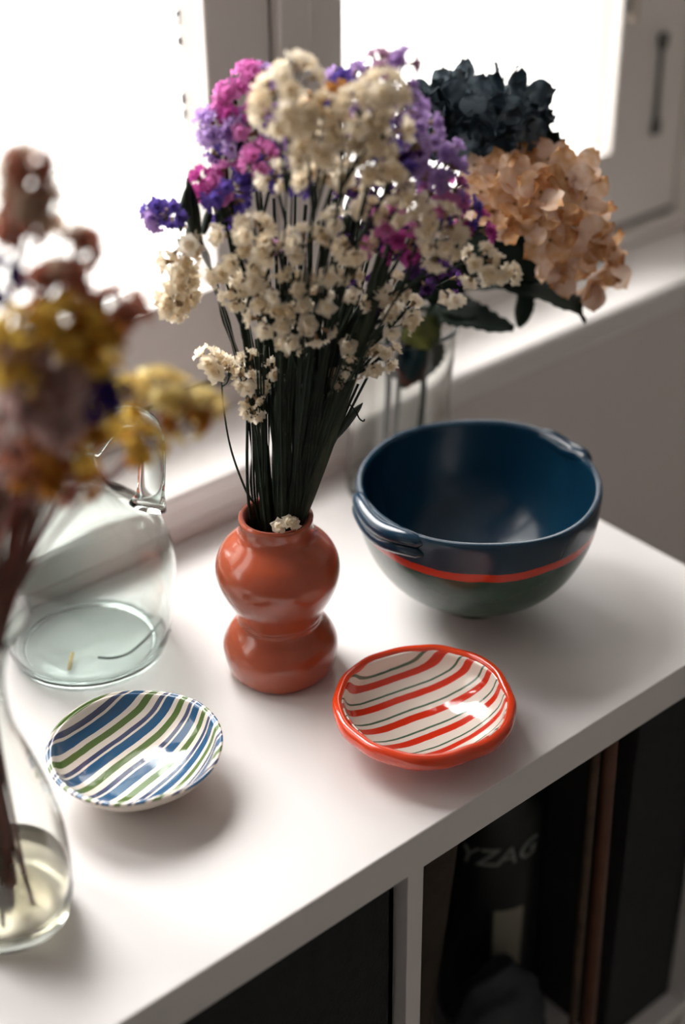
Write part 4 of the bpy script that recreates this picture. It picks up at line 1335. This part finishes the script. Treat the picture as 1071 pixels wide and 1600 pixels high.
# ------------------------------------------------------------------ bottle and dried bunch nearest the lens
FC = Vector((0.3313, 0.7562, 0))
F2 = (FC.x, FC.y)
fb = thing('glass_bottle', FC, 'clear glass bottle with a flared lip holding the yellow and brown dried flowers', 'vase')
fo = smooth_prof([(0, .003), (.030, .003), (.0345, 0), (.0385, .002), (.0430, .010), (.0455, .030), (.0455, .055), (.0430, .085), (.0370, .115), (.0285, .145), (.0215, .170), (.0195, .190), (.0205, .210), (.0255, .228), (.0345, .245), (.0405, .2530), (.0408, .2550)], 4)
fi = smooth_prof([(.0390, .2552), (.0330, .247), (.0240, .230), (.0185, .211), (.0175, .190), (.0195, .170), (.0265, .145), (.0350, .115), (.0410, .085), (.0434, .055), (.0432, .030), (.0400, .016), (.0320, .011), (0, .012)], 4)
obj('body', MB().lathe(fo + fi, FC, 64).me('body', CLEARG), fb)
MURK = glass_mat('cloudy_water', '#efe9d6', .3, 1.25)
mb = MB().lathe([(0, .0125), (.0315, .0118), (.0390, .0165), (.0425, .030), (.0428, .046), (0, .046)], FC, 48)
obj('water', mb.me('water', MURK), fb, label='cloudy yellowish water at the bottom')


def fs(label, clusters, **kw):
    kw.setdefault('stem_mat', REDST)
    kw.setdefault('stem_r', .0019)
    kw.setdefault('wing', False)
    kw.setdefault('name', 'dried_flower_sprig')
    return sprig(label, F2, .2560, .0330, .020, clusters, bottom_r=.022, neck=(.192, .0140), **kw)


fs('beige and rust dried statice spike standing tallest against the pane', [(42, 262, -.01, ('beige', 'rust'), 13, .013, 1.0, None), (44, 300, -.01, 'beige', 15, .015, 1.05, None), (34, 335, -.01, ('rust', 'beige'), 9, .014, 1.1, None), (62, 318, -.01, 'beige', 6, .011, 1.1, None), (28, 352, -.01, 'rust', 6, .011, 1.0, None)])
fs('rust coloured dried statice sprig forked like a hook against the pane', [(78, 438, .0, 'rust', 9, .012, 1.0, None), (108, 432, .0, 'rust', 7, .011, 1.0, None), (98, 358, .0, 'beige', 5, .009, 1.0, None), (132, 378, .0, 'rust', 7, .010, 1.0, None), (110, 400, .0, 'beige', 6, .012, 1.0, None), (56, 450, .0, 'rust', 6, .010, 1.0, None)])
fs('reddish dried sprig bent sideways under the pale pane', [(165, 480, .01, 'rust', 7, .011, .95, None), (190, 482, .01, 'rust', 7, .011, .95, None), (135, 466, .01, 'rust', 6, .010, .95, None), (210, 492, .01, 'rust', 4, .008, .9, None)])
fs('yellow dried flower head biggest in the bunch', [(112, 505, -.02, 'yellow', 12, .017, 1.1, None), (75, 510, -.02, 'yellow', 10, .016, 1.1, None), (145, 530, -.02, ('yellow', 'ochre'), 10, .015, 1.1, None), (158, 575, -.01, ('yellow', 'ochre'), 8, .013, 1.0, None), (120, 540, -.02, 'yellow', 10, .015, 1.1, None)])
fs('yellow dried flower head cut off by the frame edge', [(25, 520, -.03, 'yellow', 12, .017, 1.1, None), (-8, 545, -.03, 'yellow', 10, .017, 1.1, None), (22, 565, -.04, ('yellow', 'rose'), 10, .016, 1.1, None)])
fs('rose brown dried head between the two yellow heads', [(80, 565, -.03, ('rose', 'rust'), 10, .015, 1.0, None), (110, 592, -.04, 'rose', 8, .012, 1.0, None), (62, 595, -.04, ('ochre', 'yellow'), 8, .014, 1.0, None)])
fs('dark indigo dried head beside the long yellow spray', [(158, 618, -.02, 'indigo', 12, .013, .95, (.9, 0, .2)), (128, 628, -.03, ('indigo', 'ochre'), 8, .013, .95, None), (182, 614, -.02, 'indigo', 5, .008, .9, (.9, 0, 0))])
fs('long pale yellow spray reaching out toward the terracotta vase', [(215, 620, .02, ('lemon', 'yellow'), 9, .012, 1.0, None), (250, 606, .02, 'lemon', 9, .012, 1.0, None), (285, 618, .02, 'lemon', 8, .012, 1.0, None), (298, 645, .02, 'ochre', 9, .012, 1.0, None), (318, 632, .02, 'lemon', 8, .011, 1.0, (.9, 0, .3)), (300, 668, .02, ('lemon', 'yellow'), 5, .010, .95, (.3, 0, -.8))])
fs('small yellow and ochre head in front of the jug handle', [(222, 690, .0, ('lemon', 'yellow'), 8, .011, .95, None), (214, 702, .0, 'ochre', 5, .008, .9, None)])
fs('dusty rose dried head low in the bunch at the frame edge', [(70, 650, -.05, 'rose', 13, .018, 1.1, None), (28, 640, -.05, 'rose', 12, .018, 1.1, None), (95, 660, -.05, 'rose', 7, .013, 1.0, None)])
fs('ochre dried head in the low middle of the bunch', [(120, 690, -.03, ('yellow', 'ochre'), 11, .016, 1.0, None), (95, 720, -.03, 'ochre', 10, .015, 1.0, None), (150, 668, -.02, ('yellow', 'lemon'), 8, .013, 1.0, None)])
fs('rust and ochre dried head lowest over the bottle neck', [(45, 720, -.04, ('rust', 'ochre'), 11, .017, 1.0, None), (75, 745, -.03, ('rust', 'ochre'), 9, .014, 1.0, None), (8, 700, -.05, ('rose', 'rust'), 10, .016, 1.0, None), (128, 745, -.02, ('ochre', 'rust'), 7, .012, .9, None)])
fs('deep indigo floret head cut by the frame edge', [(-14, 440, -.03, 'indigo', 11, .016, 1.0, None)])
G2 = 'bare reddish stalks in the glass bottle'
for (x, y, off) in ((60, 780, -.01), (85, 790, .0), (30, 770, -.02), (10, 780, -.02), (100, 800, .01), (45, 760, .0), (-10, 790, -.01), (70, 770, .012)):
    tip = at(x, y - 60, F2, off)
    hor = Vector((tip.x - FC.x, tip.y - FC.y, 0))
    m_ = Vector((FC.x, FC.y, .256)) + hor.normalized() * min(.026, hor.length * .5)
    nk = Vector((FC.x + (m_.x - FC.x) * .42, FC.y + (m_.y - FC.y) * .42, .192))
    th = RND.uniform(0, 6.28)
    b0 = Vector((FC.x, FC.y, .018)) + Vector((math.cos(th), math.sin(th), 0)) * RND.uniform(.006, .024)
    t = thing('dried_stalk', b0, 'bare reddish brown stalk in the bunch over the bottle neck', 'stem', G2)
    obj('stem', MB().tube(crom([b0, nk, m_, m_.lerp(tip, .5), tip], 7), RND.uniform(.0014, .0020), 7).me('stem', RND.choice([REDST, TWIG])), t)
